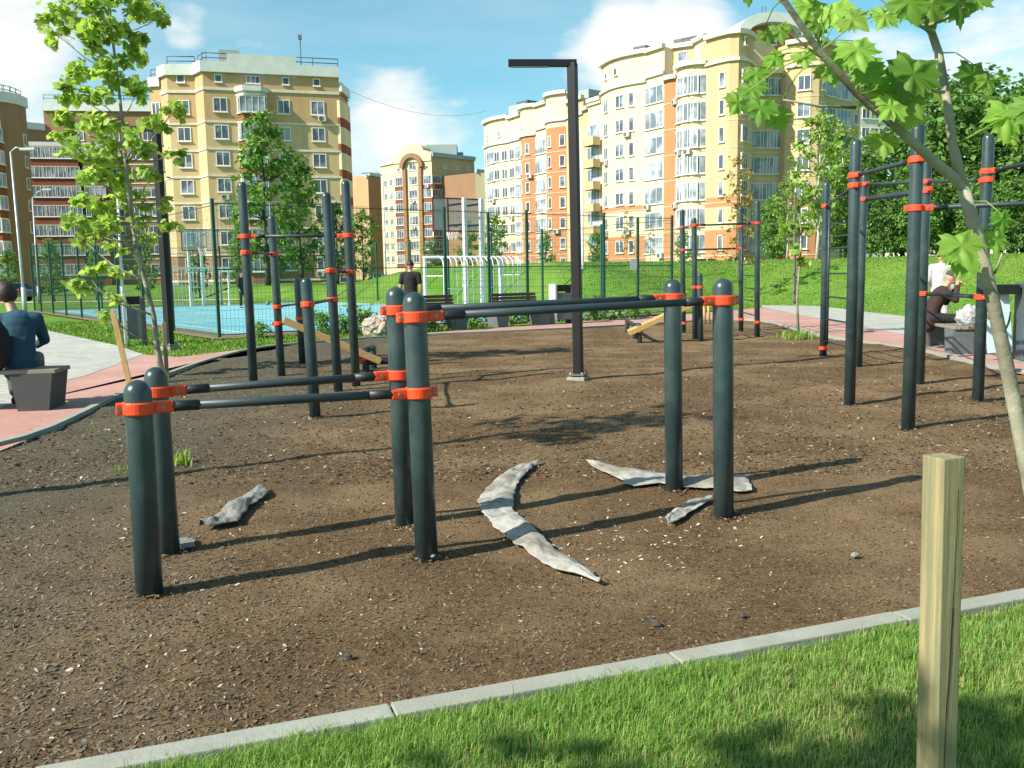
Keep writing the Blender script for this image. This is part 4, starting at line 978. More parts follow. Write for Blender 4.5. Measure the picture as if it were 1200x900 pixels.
def yard_area(x0, x1, y0, y1):
    def f(n):
        t_ = rng.uniform(0, 1, n); y = y0 * (y1 / y0) ** t_; hw = y * .62 + .3; x = rng.uniform(-1, 1, n) * hw; p = np.stack([x, y], 1)
        p = p[(x > x0) & (x < x1) & inpoly(p[:, 0], p[:, 1], [tuple(q) for q in yard_poly])]
        dk = (p - np.array([k0.x, k0.y])) @ np.array([kn.x, kn.y]); return p[dk < -.02]
    return f
chips('bark_chips', 95000, yard_area(-8, 8, 2.3, 7.5), None, .005, .022, CH, [.30, .41, .22, .055, .015])
chips('bark_chips', 60000, yard_area(-8, 9, 6.0, 22), None, .012, .045, CH, [.28, .42, .22, .055, .025])
lf = yard_area(-8, -.3, 2.3, 5.5)
chips('stone_chips', 7000, lambda n: (lambda p: p[rng.uniform(0, 1, len(p)) < np.clip(-.25 - p[:, 0] * .8, 0, 1)])(lf(n * 3)), None, .007, .032, [CH[3], CH[4], mat('chip_slate', (.12, .112, .082), (.08, .075, .055), 30, .85)], [.5, .04, .46])
def cluster(n):
    c = np.array([G(x, y).to_2d() for x, y in ((760, 625), (720, 640), (700, 660), (790, 600), (840, 615), (650, 640), (800, 640), (690, 620))]); w = rng.integers(0, len(c), n); return c[w] + rng.normal(0, .13, (n, 2))
chips('white_chips', 230, cluster, None, .010, .03, [mat('chip_white', (.62, .57, .45), (.50, .45, .34), 30, .9)], [1.0])
def bases(n):
    c = np.array([G(*q).to_2d() for q in ((175.5, 697), (198, 648), (500, 652), (475, 615), (848, 605), (790, 576), (1064, 503), (995, 474), (1146, 471), (369, 491))]); w = rng.integers(0, len(c), n)
    a = rng.uniform(0, 2 * PI, n); r = .05 + np.abs(rng.normal(0, .05, n)); return c[w] + np.stack([np.cos(a) * r, np.sin(a) * r], 1)
chips('bark_chips', 1500, bases, None, .010, .032, CH, [.34, .36, .2, .07, .03], .9)
def spill(n):
    w = rng.integers(8, len(cur) - 8, n); p = np.array([tuple(cur[i]) for i in w]); t = np.array([tuple((cur[i + 1] - cur[i - 1]).normalized()) for i in w]); o_ = np.abs(rng.normal(0, .12, n)) + .05
    return p + np.stack([-t[:, 1], t[:, 0]], 1) * o_[:, None]
chips('bark_chips', 900, spill, None, .010, .03, CH, [.3, .4, .22, .06, .02], 1.4)
# larger stones and clods
st = [mat('stone_' + k, c, tuple(x * .7 for x in c), 12, .9, .4, 30) for k, c in (('grey', (.24, .23, .20)), ('dark', (.055, .055, .05)), ('pale', (.46, .42, .34)))]
def pebble(c, s, m, sq=.55):
    bm = bmesh.new(); bmesh.ops.create_icosphere(bm, subdivisions=2, radius=1); sd = random.uniform(0, 50)
    for v in bm.verts: v.co = Vector((v.co.x * s, v.co.y * s * .75, v.co.z * s * sq)) * (1 + .35 * noise.noise(v.co * 1.5 + Vector((sd, 0, 0))))
    V = [v.co.copy() for v in bm.verts]; Fs = [tuple(v.index for v in fc.verts) for fc in bm.faces]; bm.free()
    o = MB().add(V, Fs, 0, False).build('stone', m, None, (c.x, c.y, .012 + s * .2)); o.rotation_euler[2] = random.uniform(0, 6); return o
for i, (px, py, s, k, lab) in enumerate(((175, 826, .028, 2, 'largest pale stone near the lower left corner'), (892, 800, .026, 2, 'pale stone in the grass by the front kerb') , (768, 735, .030, 1, 'dark clod near the front kerb at centre'), (508, 655, .022, 0, 'grey pebble at the foot of the tall middle post'), (408, 773, .022, 1, 'dark stone just inside the kerb at centre left'),
                                      (870, 725, .02, 1, 'dark lump left of the wooden stake near the kerb'), (1002, 654, .03, 0, 'grey wood shard on the bark left of the wooden stake'), (620, 736, .018, 2, 'small pale stone below the twisted fabric'), (434, 553 + 140, .016, 2, 'small pale stone between the low posts and the middle posts'))):
    if k == 2: continue
    tag(pebble(G(px, py), s * .75, st[k]), lab, 'stone', 'loose stones on the bark')
# ------------------------------------------------------------------ people
SKIN = mat('skin', (.50, .27, .18), (.46, .24, .155), 6, .55); HAIR = mat('dark_hair', (.025, .018, .014), (.015, .011, .009), 30, .6, .3, 80)
def cloth(name, c): return mat(name, c, tuple(x * .75 for x in c), 7, .9, .25, 18)
SHOE = cloth('dark_shoe', (.03, .03, .032)); WSHOE = cloth('white_shoe', (.6, .6, .58))
def skinned(verts, edges, rad, root=0, voxel=.014, extra=None):
    """skin-modifier surface, fused with extra closed shapes into one mesh by a voxel remesh"""
    me = bpy.data.meshes.new('tmp'); me.from_pydata([tuple(v) for v in verts], edges, []); o = bpy.data.objects.new('tmp', me); COL.objects.link(o)
    o.modifiers.new('k', 'SKIN'); o.modifiers['k'].use_smooth_shade = True
    for i, r in enumerate(rad):
        v = me.skin_vertices[0].data[i]; v.radius = (r, r) if isinstance(r, (int, float)) else r; v.use_root = (i == root)
    md = o.modifiers.new('s', 'SUBSURF'); md.levels = 2; md.render_levels = 2
    dg = bpy.context.evaluated_depsgraph_get(); m2 = bpy.data.meshes.new_from_object(o.evaluated_get(dg)); bpy.data.objects.remove(o)
    bm = bmesh.new(); bm.from_mesh(m2)
    for (c, rx, ry, rz_, rot) in (extra or []):
        r = bmesh.ops.create_icosphere(bm, subdivisions=3, radius=1)
        for v in r['verts']: v.co = Vector(c) + rot @ Vector((v.co.x * rx, v.co.y * ry, v.co.z * rz_))
    bm.to_mesh(m2); bm.free()
    o = bpy.data.objects.new('tmp', m2); COL.objects.link(o); md = o.modifiers.new('r', 'REMESH'); md.mode = 'VOXEL'; md.voxel_size = voxel; md.use_smooth_shade = True
    md = o.modifiers.new('s', 'SMOOTH'); md.iterations = 2
    dg = bpy.context.evaluated_depsgraph_get(); m3 = bpy.data.meshes.new_from_object(o.evaluated_get(dg)); bpy.data.objects.remove(o)
    return m3
def fused(caps, voxel=.014, smooth=12, push=0):
    """rounded tapered limbs fused into one cloth surface"""
    bm = bmesh.new()
    for (p, q, rp, rq, fl) in caps:
        p, q = Vector(p), Vector(q); d = q - p; L = max(d.length, 1e-4); d = d / L; n = 14
        a = Vector((0, 1, 0)); a = (a - d * a.dot(d)); a = a.normalized() if a.length > .1 else Vector((1, 0, 0)); b = d.cross(a); rings = []
        prof = [(p - d * rp * math.cos(R(t)), rp * math.sin(R(t))) for t in (12, 35, 60, 85)] + [(p.lerp(q, u), rp + (rq - rp) * u) for u in (.33, .66)] + [(q + d * rq * math.cos(R(t)), rq * math.sin(R(t))) for t in (85, 60, 35, 12)]
        for c, r in prof: rings.append([bm.verts.new(c + (a * math.cos(2 * PI * j / n) + b * math.sin(2 * PI * j / n) * fl) * r) for j in range(n)])
        for r1, r2 in zip(rings[:-1], rings[1:]):
            for j in range(n): bm.faces.new((r1[j], r1[(j + 1) % n], r2[(j + 1) % n], r2[j]))
        bm.faces.new(list(reversed(rings[0]))); bm.faces.new(rings[-1])
    bmesh.ops.recalc_face_normals(bm, faces=bm.faces)
    me = bpy.data.meshes.new('tmp'); bm.to_mesh(me); bm.free(); o = bpy.data.objects.new('tmp', me); COL.objects.link(o)
    md = o.modifiers.new('r', 'REMESH'); md.mode = 'VOXEL'; md.voxel_size = voxel; md.use_smooth_shade = True
    md = o.modifiers.new('s', 'SMOOTH'); md.iterations = smooth
    tx = bpy.data.textures.new('folds', 'CLOUDS'); tx.noise_scale = .13; md = o.modifiers.new('d', 'DISPLACE'); md.texture = tx; md.strength = .02; md.mid_level = .5 - push
    dg = bpy.context.evaluated_depsgraph_get(); m3 = bpy.data.meshes.new_from_object(o.evaluated_get(dg)); bpy.data.objects.remove(o); return m3
def person(label, loc, rz, J, top, legs, hair, sleeve='long', shoe=SHOE, group=None, hairlong=False):
    """J: joint positions facing local +x"""
    t = thing('person', label, 'person', loc, rz, group); J = {k: Vector(v) for k, v in J.items()}
    names = ['pelvis', 'waist', 'chest', 'neck', 'headb', 'shl', 'ell', 'wrl', 'shr', 'elr', 'wrr', 'hpl', 'knl', 'anl', 'tol', 'hpr', 'knr', 'anr', 'tor']
    hd = J['head']; face = J.get('face', Vector((1, 0, 0))).normalized(); upd = (hd - J['neck']).normalized(); sd = upd.cross(face).normalized(); face = sd.cross(upd)
    hq = Matrix((face, sd, upd)).transposed(); J['headb'] = J['neck'].lerp(hd, .55)
    V = [J[k] for k in names]; E = [(0, 1), (1, 2), (2, 3), (3, 4), (2, 5), (5, 6), (6, 7), (2, 8), (8, 9), (9, 10), (0, 11), (11, 12), (12, 13), (13, 14), (0, 15), (15, 16), (16, 17), (17, 18)]
    rad = [.10, .09, .10, .055, .055, .055, .043, .03, .055, .043, .03, .075, .055, .04, .032, .075, .055, .04, .032]
    for wr, el, sg in (('wrl', 'ell', 1), ('wrr', 'elr', -1)):        # palm, four fingers, thumb
        d = (J[wr] - J[el]).normalized(); s2 = d.cross(Vector((0, 0, 1)) if abs(d.z) < .9 else Vector((1, 0, 0))).normalized(); n2 = s2.cross(d); wi = names.index(wr)
        V.append(J[wr] + d * .05); pi_ = len(V) - 1; E.append((wi, pi_)); rad.append((.036, .022))
        for k, (off, ln) in enumerate(((-.027, .07), (-.009, .082), (.009, .078), (.027, .062))):
            a = J[wr] + d * .09 + s2 * off; b1 = a + d * ln * .5 - n2 * .008; c1 = b1 + d * ln * .42 - n2 * .028
            i0 = len(V); V += [a, b1, c1]; E += [(pi_, i0), (i0, i0 + 1), (i0 + 1, i0 + 2)]; rad += [.0105, .009, .0075]
        i0 = len(V); V += [J[wr] + d * .045 + s2 * -.045 * sg, J[wr] + d * .085 + s2 * -.06 * sg - n2 * .02]; E += [(pi_, i0), (i0, i0 + 1)]; rad += [.011, .009]
    ex = [(hd, .098, .076, .115, hq), (hd + hq @ Vector((.035, 0, -.06)), .06, .055, .06, hq), (hd + hq @ Vector((.104, 0, -.012)), .022, .013, .026, hq), (hd + hq @ Vector((.0, .076, -.01)), .02, .012, .032, hq), (hd + hq @ Vector((.0, -.076, -.01)), .02, .012, .032, hq),
          (hd + hq @ Vector((.088, 0, -.058)), .014, .026, .010, hq)]
    link('body', skinned(V, E, rad, 0, .010, ex), t).data.materials.append(SKIN)
    eb = MB()
    for s in (-1, 1):
        bm = bmesh.new(); bmesh.ops.create_icosphere(bm, subdivisions=2, radius=.011); c = hd + hq @ Vector((.084, s * .03, .012)); eb.add([v.co + c for v in bm.verts], [tuple(v.index for v in fc.verts) for fc in bm.faces], 0, True); bm.free()
    eb.build('eyes', HAIR, t)
    # hair cap
    bm = bmesh.new(); bmesh.ops.create_icosphere(bm, subdivisions=4, radius=1); low = -.95 if hairlong else -.25
    kill = [v for v in bm.verts if v.co.z < (low if v.co.x < .1 else .28 + .55 * (v.co.x - .1)) or (v.co.x > .45 and v.co.z < .55)]; bmesh.ops.delete(bm, geom=kill, context='VERTS')
    for v in bm.verts:
        n_ = 1 + .05 * noise.noise(v.co * 6); v.co = hd + hq @ Vector((v.co.x * .107 * n_ - .004, v.co.y * (.086 + (.02 if hairlong else 0)) * n_, v.co.z * .124 * n_ + .006))
    hb = MB().add([v.co.copy() for v in bm.verts], [tuple(v.index for v in fc.verts) for fc in bm.faces], 0, True); bm.free(); ho = hb.build('hair', hair, t); md = ho.modifiers.new('t', 'SOLIDIFY'); md.thickness = .012; md.offset = 0
    # shirt and trousers
    hem = J['pelvis'] + (J['pelvis'] - J['waist']).normalized() * .09; caps = [(hem, J['waist'], .185, .168, .76), (J['waist'], J['chest'], .168, .185, .72), (J['chest'], J['chest'].lerp(J['neck'], .62), .165, .075, .8), (J['shl'], J['shr'], .082, .082, 1)]
    for a_, e_, w_ in (('shl', 'ell', 'wrl'), ('shr', 'elr', 'wrr')):
        if sleeve == 'short': caps.append((J[a_], J[a_].lerp(J[e_], .62), .080, .068, 1))
        else: caps += [(J[a_], J[e_], .080, .060, 1), (J[e_], J[e_].lerp(J[w_], .80), .060, .046, 1)]
    link('shirt', fused(caps), t).data.materials.append(top)
    caps = [(J['pelvis'], J['pelvis'].lerp(J['waist'], .4), .15, .14, .72)]
    for h_, k_, a_ in (('hpl', 'knl', 'anl'), ('hpr', 'knr', 'anr')): caps += [(J[h_], J[k_], .105, .078, 1), (J[k_], J[k_].lerp(J[a_], .84), .078, .066, 1), (J['pelvis'], J[h_], .13, .105, .9)]
    link('trousers', fused(caps), t).data.materials.append(legs)
    for an, to in (('anl', 'tol'), ('anr', 'tor')):
        d = (J[to] - J[an]); d.z = 0; d = d.normalized(); a = J[an].copy(); a.z -= .035
        link('shoe', skinned([a - d * .05, a + d * .05 + Vector((0, 0, -.01)), a + d * .17 + Vector((0, 0, -.025))], [(0, 1), (1, 2)], [.052, .05, .04], 0, .014), t).data.materials.append(shoe)
    return t
def seated(lean=.12, z=.50, **kw):
    J = dict(pelvis=(0, 0, z + .08), waist=(lean * .25, 0, z + .26), chest=(lean * .8, 0, z + .46), neck=(lean * 1.35, 0, z + .64), head=(lean * 1.35 + .06, 0, z + .80), shl=(lean, .185, z + .52), shr=(lean, -.185, z + .52), ell=(lean + .14, .24, z + .28), elr=(lean + .14, -.24, z + .28), wrl=(lean + .34, .12, z + .20), wrr=(lean + .34, -.12, z + .20),
             hpl=(.02, .1, z + .07), hpr=(.02, -.1, z + .07), knl=(.44, .13, z + .06), knr=(.44, -.13, z + .06), anl=(.42, .13, .09), anr=(.42, -.13, .09), tol=(.56, .14, .05), tor=(.56, -.14, .05)); J.update(kw); return J
def standing(h=1.75, **kw):
    s = h / 1.75; J = dict(pelvis=(0, 0, .95), waist=(0, 0, 1.12), chest=(.0, 0, 1.32), neck=(.01, 0, 1.51), head=(.03, 0, 1.64), shl=(0, .19, 1.41), shr=(0, -.19, 1.41), ell=(-.02, .25, 1.13), elr=(-.02, -.25, 1.13), wrl=(.06, .25, .90), wrr=(.06, -.25, .90), hpl=(0, .095, .92), hpr=(0, -.095, .92), knl=(.03, .10, .50), knr=(.0, -.10, .50), anl=(0, .10, .09), anr=(-.04, -.10, .09), tol=(.14, .11, .05), tor=(.1, -.11, .05))
    J.update(kw); return {k: (Vector(v) * s if k != 'face' else v) for k, v in J.items()}
# man on the left bench, seen from behind
lbp = P(14, 436, 9.65)
person('man in a blue jacket sitting with his back turned on the left bench', (lbp.x - .06, 9.93, 0), R(112), seated(.10, .47, head=(.20, .10, 1.29), neck=(.16, .06, 1.13), face=(1, .6, -.3)), cloth('blue_jacket', (.014, .068, .115)), cloth('grey_trousers', (.10, .11, .09)), HAIR, hairlong=True)
# seated man right, profile to the right, hand at his mouth
a = G(1097, 410); sx = BR.x - .24
person('man in a dark brown jersey sitting with a hand at his mouth', (sx, BR.y + .1, 0), R(-12), seated(.17, .47, elr=(.33, -.25, .86), wrr=(.40, -.06, 1.13), ell=(.30, .24, .80), wrl=(.42, .04, 1.06), head=(.33, 0, 1.25), neck=(.24, 0, 1.10), face=(1, 0, -.12)), cloth('brown_jersey', (.040, .018, .018)), cloth('black_trousers', (.014, .014, .015)), mat('short_hair', (.06, .045, .035), None, 30, .8))
a = G(1100, 388)
person('person in a white shirt standing on the path behind the seated man', (a.x, a.y, .0), R(60), standing(1.76, wrl=(.16, .2, 1.0)), cloth('white_shirt', (.44, .44, .44)), cloth('pale_trousers', (.40, .40, .42)), mat('brown_hair', (.10, .055, .03), None, 30, .7), shoe=WSHOE)
a = G(478, 393)
person('person in a black T-shirt seen from behind beyond the middle posts', (a.x, a.y + .9, .0), R(85), standing(1.78), cloth('black_tshirt', (.012, .012, .014)), cloth('dark_trousers', (.02, .022, .03)), HAIR, sleeve='short')
a = G(284.5, 361)
person('small figure in dark clothes standing on the court beside the far goal', (a.x, a.y, .0), R(-20), standing(1.75, knl=(.12, .1, .52), anl=(.16, .1, .09), tol=(.3, .11, .05)), cloth('dark_coat', (.02, .02, .028)), cloth('black_jeans', (.015, .015, .018)), HAIR)
# backpack and clear bag on the right bench
q = Vector((7.44, 15.85, .45)); bm = bmesh.new(); bmesh.ops.create_icosphere(bm, subdivisions=3, radius=1)
for v in bm.verts: v.co = Vector((v.co.x * .13, v.co.y * .17, v.co.z * .22 + .22)) * (1 + .12 * noise.noise(v.co * 2))
o = MB().add([v.co.copy() for v in bm.verts], [tuple(v.index for v in fc.verts) for fc in bm.faces], 0, True); bm.free(); tag(o.build('backpack', cloth('black_bag', (.012, .012, .013)), None, q), 'black bag standing behind the seated man on the bench', 'bag')
ob = bpy.data.objects['backpack'].copy(); COL.objects.link(ob); ob.location = (lbp.x - .16, 9.66, .45); ob.scale = (1.0, 1.1, 1.25); ob['label'] = 'black bag-shaped stand-in for dark clothing beside the man in blue'  # copied bag shape added in place of black clothing on the bench
bm = bmesh.new(); bmesh.ops.create_icosphere(bm, subdivisions=4, radius=1)
for v in bm.verts:
    n_ = v.co.normalized(); k = 1 + .2 * noise.noise(n_ * 2.2) + .14 * noise.noise(n_ * 6) + .05 * noise.noise(n_ * 14); v.co = Vector((n_.x * .20, n_.y * .16, n_.z * .17 + .15)) * k
mb_ = mat('clear_plastic', (.72, .74, .75), (.58, .60, .62), 9, .12, spec=.8); mb_.node_tree.nodes['Principled BSDF'].inputs['Transmission Weight'].default_value = .45
o = MB().add([v.co.copy() for v in bm.verts], [tuple(v.index for v in fc.verts) for fc in bm.faces], 0, False); bm.free(); o = o.build('plastic_bag', mb_, None, (7.43, 14.55, .445)); tag(o, 'crumpled clear plastic bag on the bench beside the man in brown', 'plastic bag')
# ------------------------------------------------------------------ cars
GL = mat('car_glass', (.012, .015, .018), None, 3, .05, spec=.9); TY = mat('tyre', (.02, .02, .02), None, 10, .9); RIM = mat('rim', (.4, .41, .42), None, 5, .3, metal=.7); LAMPG = mat('lamp_glass', (.6, .6, .58), None, 5, .1); REDG = mat('tail_glass', (.35, .02, .02), None, 5, .2)
def car(label, loc, rz, paint, suv=True, group='parked cars'):
    t = thing('parked_car', label, 'car', loc, rz, group); L_ = 4.4; hh = 1.68 if suv else 1.45; w = .88; belt = .98 if suv else .9
    prof = [(-2.18, .35), (-2.2, .62), (-2.1, .9 if suv else .85), (-2.0, belt), (1.0, belt), (1.95, .82), (2.18, .66), (2.2, .35)]
    b = MB(); V = []
    for y, s in ((-w, .97), (-w * .94, 1), (w * .94, 1), (w, .97)):
        for x, z in prof: V.append((x * s, y, z))
    n = len(prof); Fs = [(i + k * n, i + 1 + k * n, i + 1 + (k + 1) * n, i + (k + 1) * n) for k in range(3) for i in range(n - 1)] + [(n - 1 + k * n, k * n, (k + 1) * n, n - 1 + (k + 1) * n) for k in range(3)] + [tuple(reversed(range(n))), tuple(range(3 * n, 4 * n))]
    b.add(V, Fs); 
    rf = [(-1.95, belt), (-1.7 if suv else -1.35, hh - .06), (-1.3 if suv else -.9, hh), (.0, hh), (.35, hh - .05), (1.05, belt)]; y0, y1 = w * .93, w * .74
    def ring(sg): return [(x, sg * (y0 if z == belt else y1), z) for x, z in rf]
    V = ring(-1) + ring(1); m_ = len(rf); b.add(V, [(i, i + 1, i + 1 + m_, i + m_) for i in range(1, m_ - 2)]); b.build('body', paint, t)
    g = MB(); g.add(V, [(0, 1, 1 + m_, m_), (m_ - 2, m_ - 1, 2 * m_ - 1, 2 * m_ - 2), tuple(reversed(range(m_))), tuple(range(m_, 2 * m_))]); go_ = g.build('windows', GL, t)
    pl_ = MB()
    for sg in (-1, 1):
        for x in (-.85, .12): pl_.tube([(x, sg * (y0 + .005), belt), (x, sg * (y1 + .012), hh - .02)], .035, 6)
    pl_.build('pillar', paint, go_)
    for x in (-1.35, 1.35):
        for sg in (-1, 1):
            wb = MB(); wb.tube([(x, sg * (w - .2), .33), (x, sg * (w + .015), .33)], .33, 18); wo = wb.build('wheel', TY, t); MB().tube([(x, sg * (w + .012), .33), (x, sg * (w + .022), .33)], .2, 14).build('rim', RIM, wo)
    for sg in (-1, 1):
        MB().box((2.12, sg * .62, .74), (.14, .34, .13), bev=.03).build('headlight', LAMPG, t); MB().box((-2.12, sg * .68, .85), (.12, .18, .22), bev=.03).build('tail_light', REDG, t)
    return t
def paint(n, c): return mat(n, c, c, 3, .25, spec=.6)
p = P(441, 337, 100); car('silver grey estate car parked beyond the court near the lamp pole', (p.x, 100, -.02), R(176), paint('silver_paint', (.32, .34, .36)))
p = P(498, 337, 99); car('dark car parked beyond the court left of the white goal', (p.x, 99, -.02), R(174), paint('dark_paint', (.03, .035, .04)), False)
p = P(392, 333, 102); car('pale car half hidden behind the left pull-up frame', (p.x, 102, -.02), R(176), paint('cream_paint', (.5, .5, .46)), False)
p = P(8, 350, 70); car('grey car at the far left edge beyond the lawn', (p.x, 70, -.03), R(160), paint('grey_paint', (.16, .17, .18)), False)
for lab, px, Y, c in (('white car parked above the slope behind the small pull-up frame', 858, 76, (.75, .75, .74)), ('white car parked above the slope right of the white notice', 815, 80, (.70, .70, .70))):
    p = P(px, 300, Y); car(lab, (p.x, Y, bz(p.x, Y)), R(185), paint('white_car_paint', c), True)
# ------------------------------------------------------------------ apartment blocks
def brick(name, c, k=.86, s=1.0):
    return mat(name, c, tuple(x * k for x in c), 1.3, .9, .1, 8, c3=tuple(x * .88 for x in c), s3=.35, spec=.15, stretch=(1, 1, .22))
B = dict(cream=brick('cream_brick', (.69, .585, .405)), yellow=brick('yellow_brick', (.56, .43, .245)), tan=brick('tan_brick', (.50, .345, .19)), orange=brick('orange_brick', (.47, .225, .11)),
         red=brick('red_brick', (.24, .085, .052)), brown=brick('brown_brick', (.28, .17, .105)), trim=mat('pale_trim', (.66, .62, .52), None, 2, .8), roof=mat('grey_roof', (.30, .36, .36), (.25, .31, .31), 2, .6),
         parapet=mat('pale_parapet', (.58, .63, .60), (.5, .55, .53), 1, .7), white=mat('white_render', (.72, .70, .64), None, 1, .8), metal=mat('dark_railing', (.09, .10, .11), None, 5, .5), ochre=brick('ochre_render', (.68, .57, .37)), umber=brick('umber_brick', (.30, .19, .11)), dark=brick('dark_brick', (.12, .085, .065)))
WF = mat('window_frame_white', (.74, .74, .72), None, 3, .5)
GLASS = glassmat('window_glass', (.07, .09, .12), (.24, .29, .35), .56); GLASSB = glassmat('balcony_glass', (.13, .17, .21), (.33, .38, .43), .52)
WC = {}
def win_mesh(w, h, n, tr=False):
    k = (round(w, 2), round(h, 2), n, tr)
    if k not in WC:
        f = MB(); t = .10 if n < 3 else .075; d = .16
        for s in (-1, 1): f.box((s * (w / 2 - t / 2), 0, 0), (t, d, h)); f.box((0, 0, s * (h / 2 - t / 2)), (w - 2 * t, d * .98, t))
        for i in range(1, n): f.box((-w / 2 + w * i / n, 0, 0), (t * .9, d * .9, h - 2 * t))
        if tr: f.box((0, 0, -h * .12), (w - 2 * t, d * .8, t * .7))
        f.box((0, -.06, -h / 2 - .05), (w + .16, d + .1, .07))
        fm = bpy.data.meshes.new('window'); fm.from_pydata(f.v, [], f.f); fm.materials.append(WF)
        p = MB(); p.box((0, -.02, 0), (w - t, .04, h - t)); pm = bpy.data.meshes.new('pane'); pm.from_pydata(p.v, [], p.f); pm.materials.append(GLASS)
        pb = pm.copy(); pb.materials[0] = GLASSB; WC[k] = (fm, pm, pb, f, p)
    return WC[k]
class Roof:
    def __init__(s, b): s.b = b
    def box(s, c, d, rot=None, mi=0): MB().box(c, d, rot).build('roof_hut', B[('roof', 'metal', 'brown')[mi]], s.b.t)
    def tube(s, p, r, n, mi=1): MB().tube(p, r, n).build('antenna', B['metal'], s.b.t)
class Block:
    def __init__(s, label, base, group='apartment blocks', cat='apartment block'):
        s.o = Vector((base[0], base[1], 0)); s.t = thing('apartment_block', label, cat, s.o, 0, group); s.mats = []; s.w = MB(); s.c = MB(); s.r = Roof(s); s.wins = []; s.ac = []; s.bal = MB()
    def mi(s, k):
        if k not in s.mats: s.mats.append(k)
        return s.mats.index(k)
    def loc(s, p, z): return (p[0] - s.o.x, p[1] - s.o.y, z)
    def section(s, pts, zt, scheme, depth=13, zb=-1, cap=True, back=True):
        pts = [Vector(p[:2]) for p in pts]; d = (pts[-1] - pts[0]).normalized(); nb = Vector((-d.y, d.x))
        bk = [pts[0] + nb * depth, pts[-1] + nb * depth]; loop = pts + ([bk[1], bk[0]] if back else [])
        n = len(loop); bounds = []; z = zb
        for zz, k in scheme:
            if zz > z: bounds.append((z, min(zz, zt), k)); z = zz
            if z >= zt: break
        for i in range(n if back else n - 1):
            a, b = loop[i], loop[(i + 1) % n]
            for z0, z1, k in bounds: s.w.add([s.loc(a, z0), s.loc(b, z0), s.loc(b, z1), s.loc(a, z1)], [(0, 1, 2, 3)], s.mi(k))
        if cap: s.w.add([s.loc(p, zt) for p in loop], [tuple(range(n))], s.mi('roof'))
        return pts
    def band(s, pts, z, h, out, k=0, ends=True):
        """cornice: a strip set proud of the wall"""
        pts = [Vector(p[:2]) for p in pts]; n = len(pts); O = []
        for i in range(n):
            ds = []
            if i > 0: ds.append((pts[i] - pts[i - 1]).normalized())
            if i < n - 1: ds.append((pts[i + 1] - pts[i]).normalized())
            nn = sum((Vector((d.y, -d.x)) for d in ds), Vector((0, 0))).normalized(); c = max(.5, nn.dot(Vector((ds[0].y, -ds[0].x)))); O.append(pts[i] + nn * out / c)
        I = [p - (o - p) * .3 for p, o in zip(pts, O)]
        V = [s.loc(p, z) for p in I] + [s.loc(p, z) for p in O] + [s.loc(p, z + h) for p in O] + [s.loc(p, z + h) for p in I]
        Fs = []
        for i in range(n - 1):
            for j in range(3): Fs.append((i + j * n, i + 1 + j * n, i + 1 + (j + 1) * n, i + (j + 1) * n))
        Fs += [(0, n, 2 * n, 3 * n), (n - 1, 4 * n - 1, 3 * n - 1, 2 * n - 1)]
        s.c.add(V, Fs, k)
    def at(s, pts, u):
        pts = [Vector(p[:2]) for p in pts]; Ls = [(b - a).length for a, b in zip(pts[:-1], pts[1:])]; x = u * sum(Ls)
        for a, b, l in zip(pts[:-1], pts[1:], Ls):
            if x <= l + 1e-6: return a.lerp(b, x / l), math.atan2(b.y - a.y, b.x - a.x)
            x -= l
        return pts[-1], math.atan2(pts[-1].y - pts[-2].y, pts[-1].x - pts[-2].x)
    def win(s, pts, u, z, w, h, n=2, bal=False, tr=False):
        p, a = s.at(pts, u); s.wins.append((p, a, z, w, h, n, bal, tr))
    def cond(s, pts, u, z):
        p, a = s.at(pts, u); s.ac.append((p, a, z))
    def rail(s, pts, z, h=1.0, step=2.2, inset=.5):
        pts = [Vector(p[:2]) for p in pts]; mb = MB()
        for a, b in zip(pts[:-1], pts[1:]):
            d = (b - a); L = d.length; d = d.normalized(); nb = Vector((-d.y, d.x)) * inset
            for zz in (h, h * .5): mb.tube([s.loc(a + nb, z + zz), s.loc(b + nb, z + zz)], .05, 4)
            k = max(1, int(L / step))
            for i in range(k + 1):
                q = a + d * L * i / k + nb; mb.tube([s.loc(q, z), s.loc(q, z + h)], .045, 4)
        mb.build('roof_railing', B['metal'], s.t)
    def done(s, limit=100):
        s.w.build('wall', [B[k] for k in s.mats], s.t)
        if s.c.v: s.c.build('cornice', [B['trim'], B['roof'], B['parapet']], s.t)
        px = lambda w: -(w[3] * w[4]) / (Vector((w[0].x, w[0].y, 0)).length ** 2)
        vis = [w for w in s.wins if w[2] > .8]; vis.sort(key=px)
        for p, a, z, w, h, n, bal, tr in vis[:limit]:
            fm, pm, pb, _, _ = win_mesh(w, h, n, tr); o = link('window', fm, s.t, s.loc(p, z)); o.rotation_euler[2] = a; link('pane', pb if bal else pm, o)
        rest = vis[limit:]
        if rest:
            f, g = MB(), MB()
            for p, a, z, w, h, n, bal, tr in rest:
                _, _, _, fb_, pb_ = win_mesh(w, h, n, tr); q = Matrix.Rotation(a, 3, 'Z'); c = Vector(s.loc(p, z))
                f.add([q @ Vector(v) + c for v in fb_.v], fb_.f); g.add([q @ Vector(v) + c for v in pb_.v], pb_.f)
            o = f.build('window', WF, s.t); o['kind'] = 'stuff'; o2 = g.build('pane', GLASS, o)
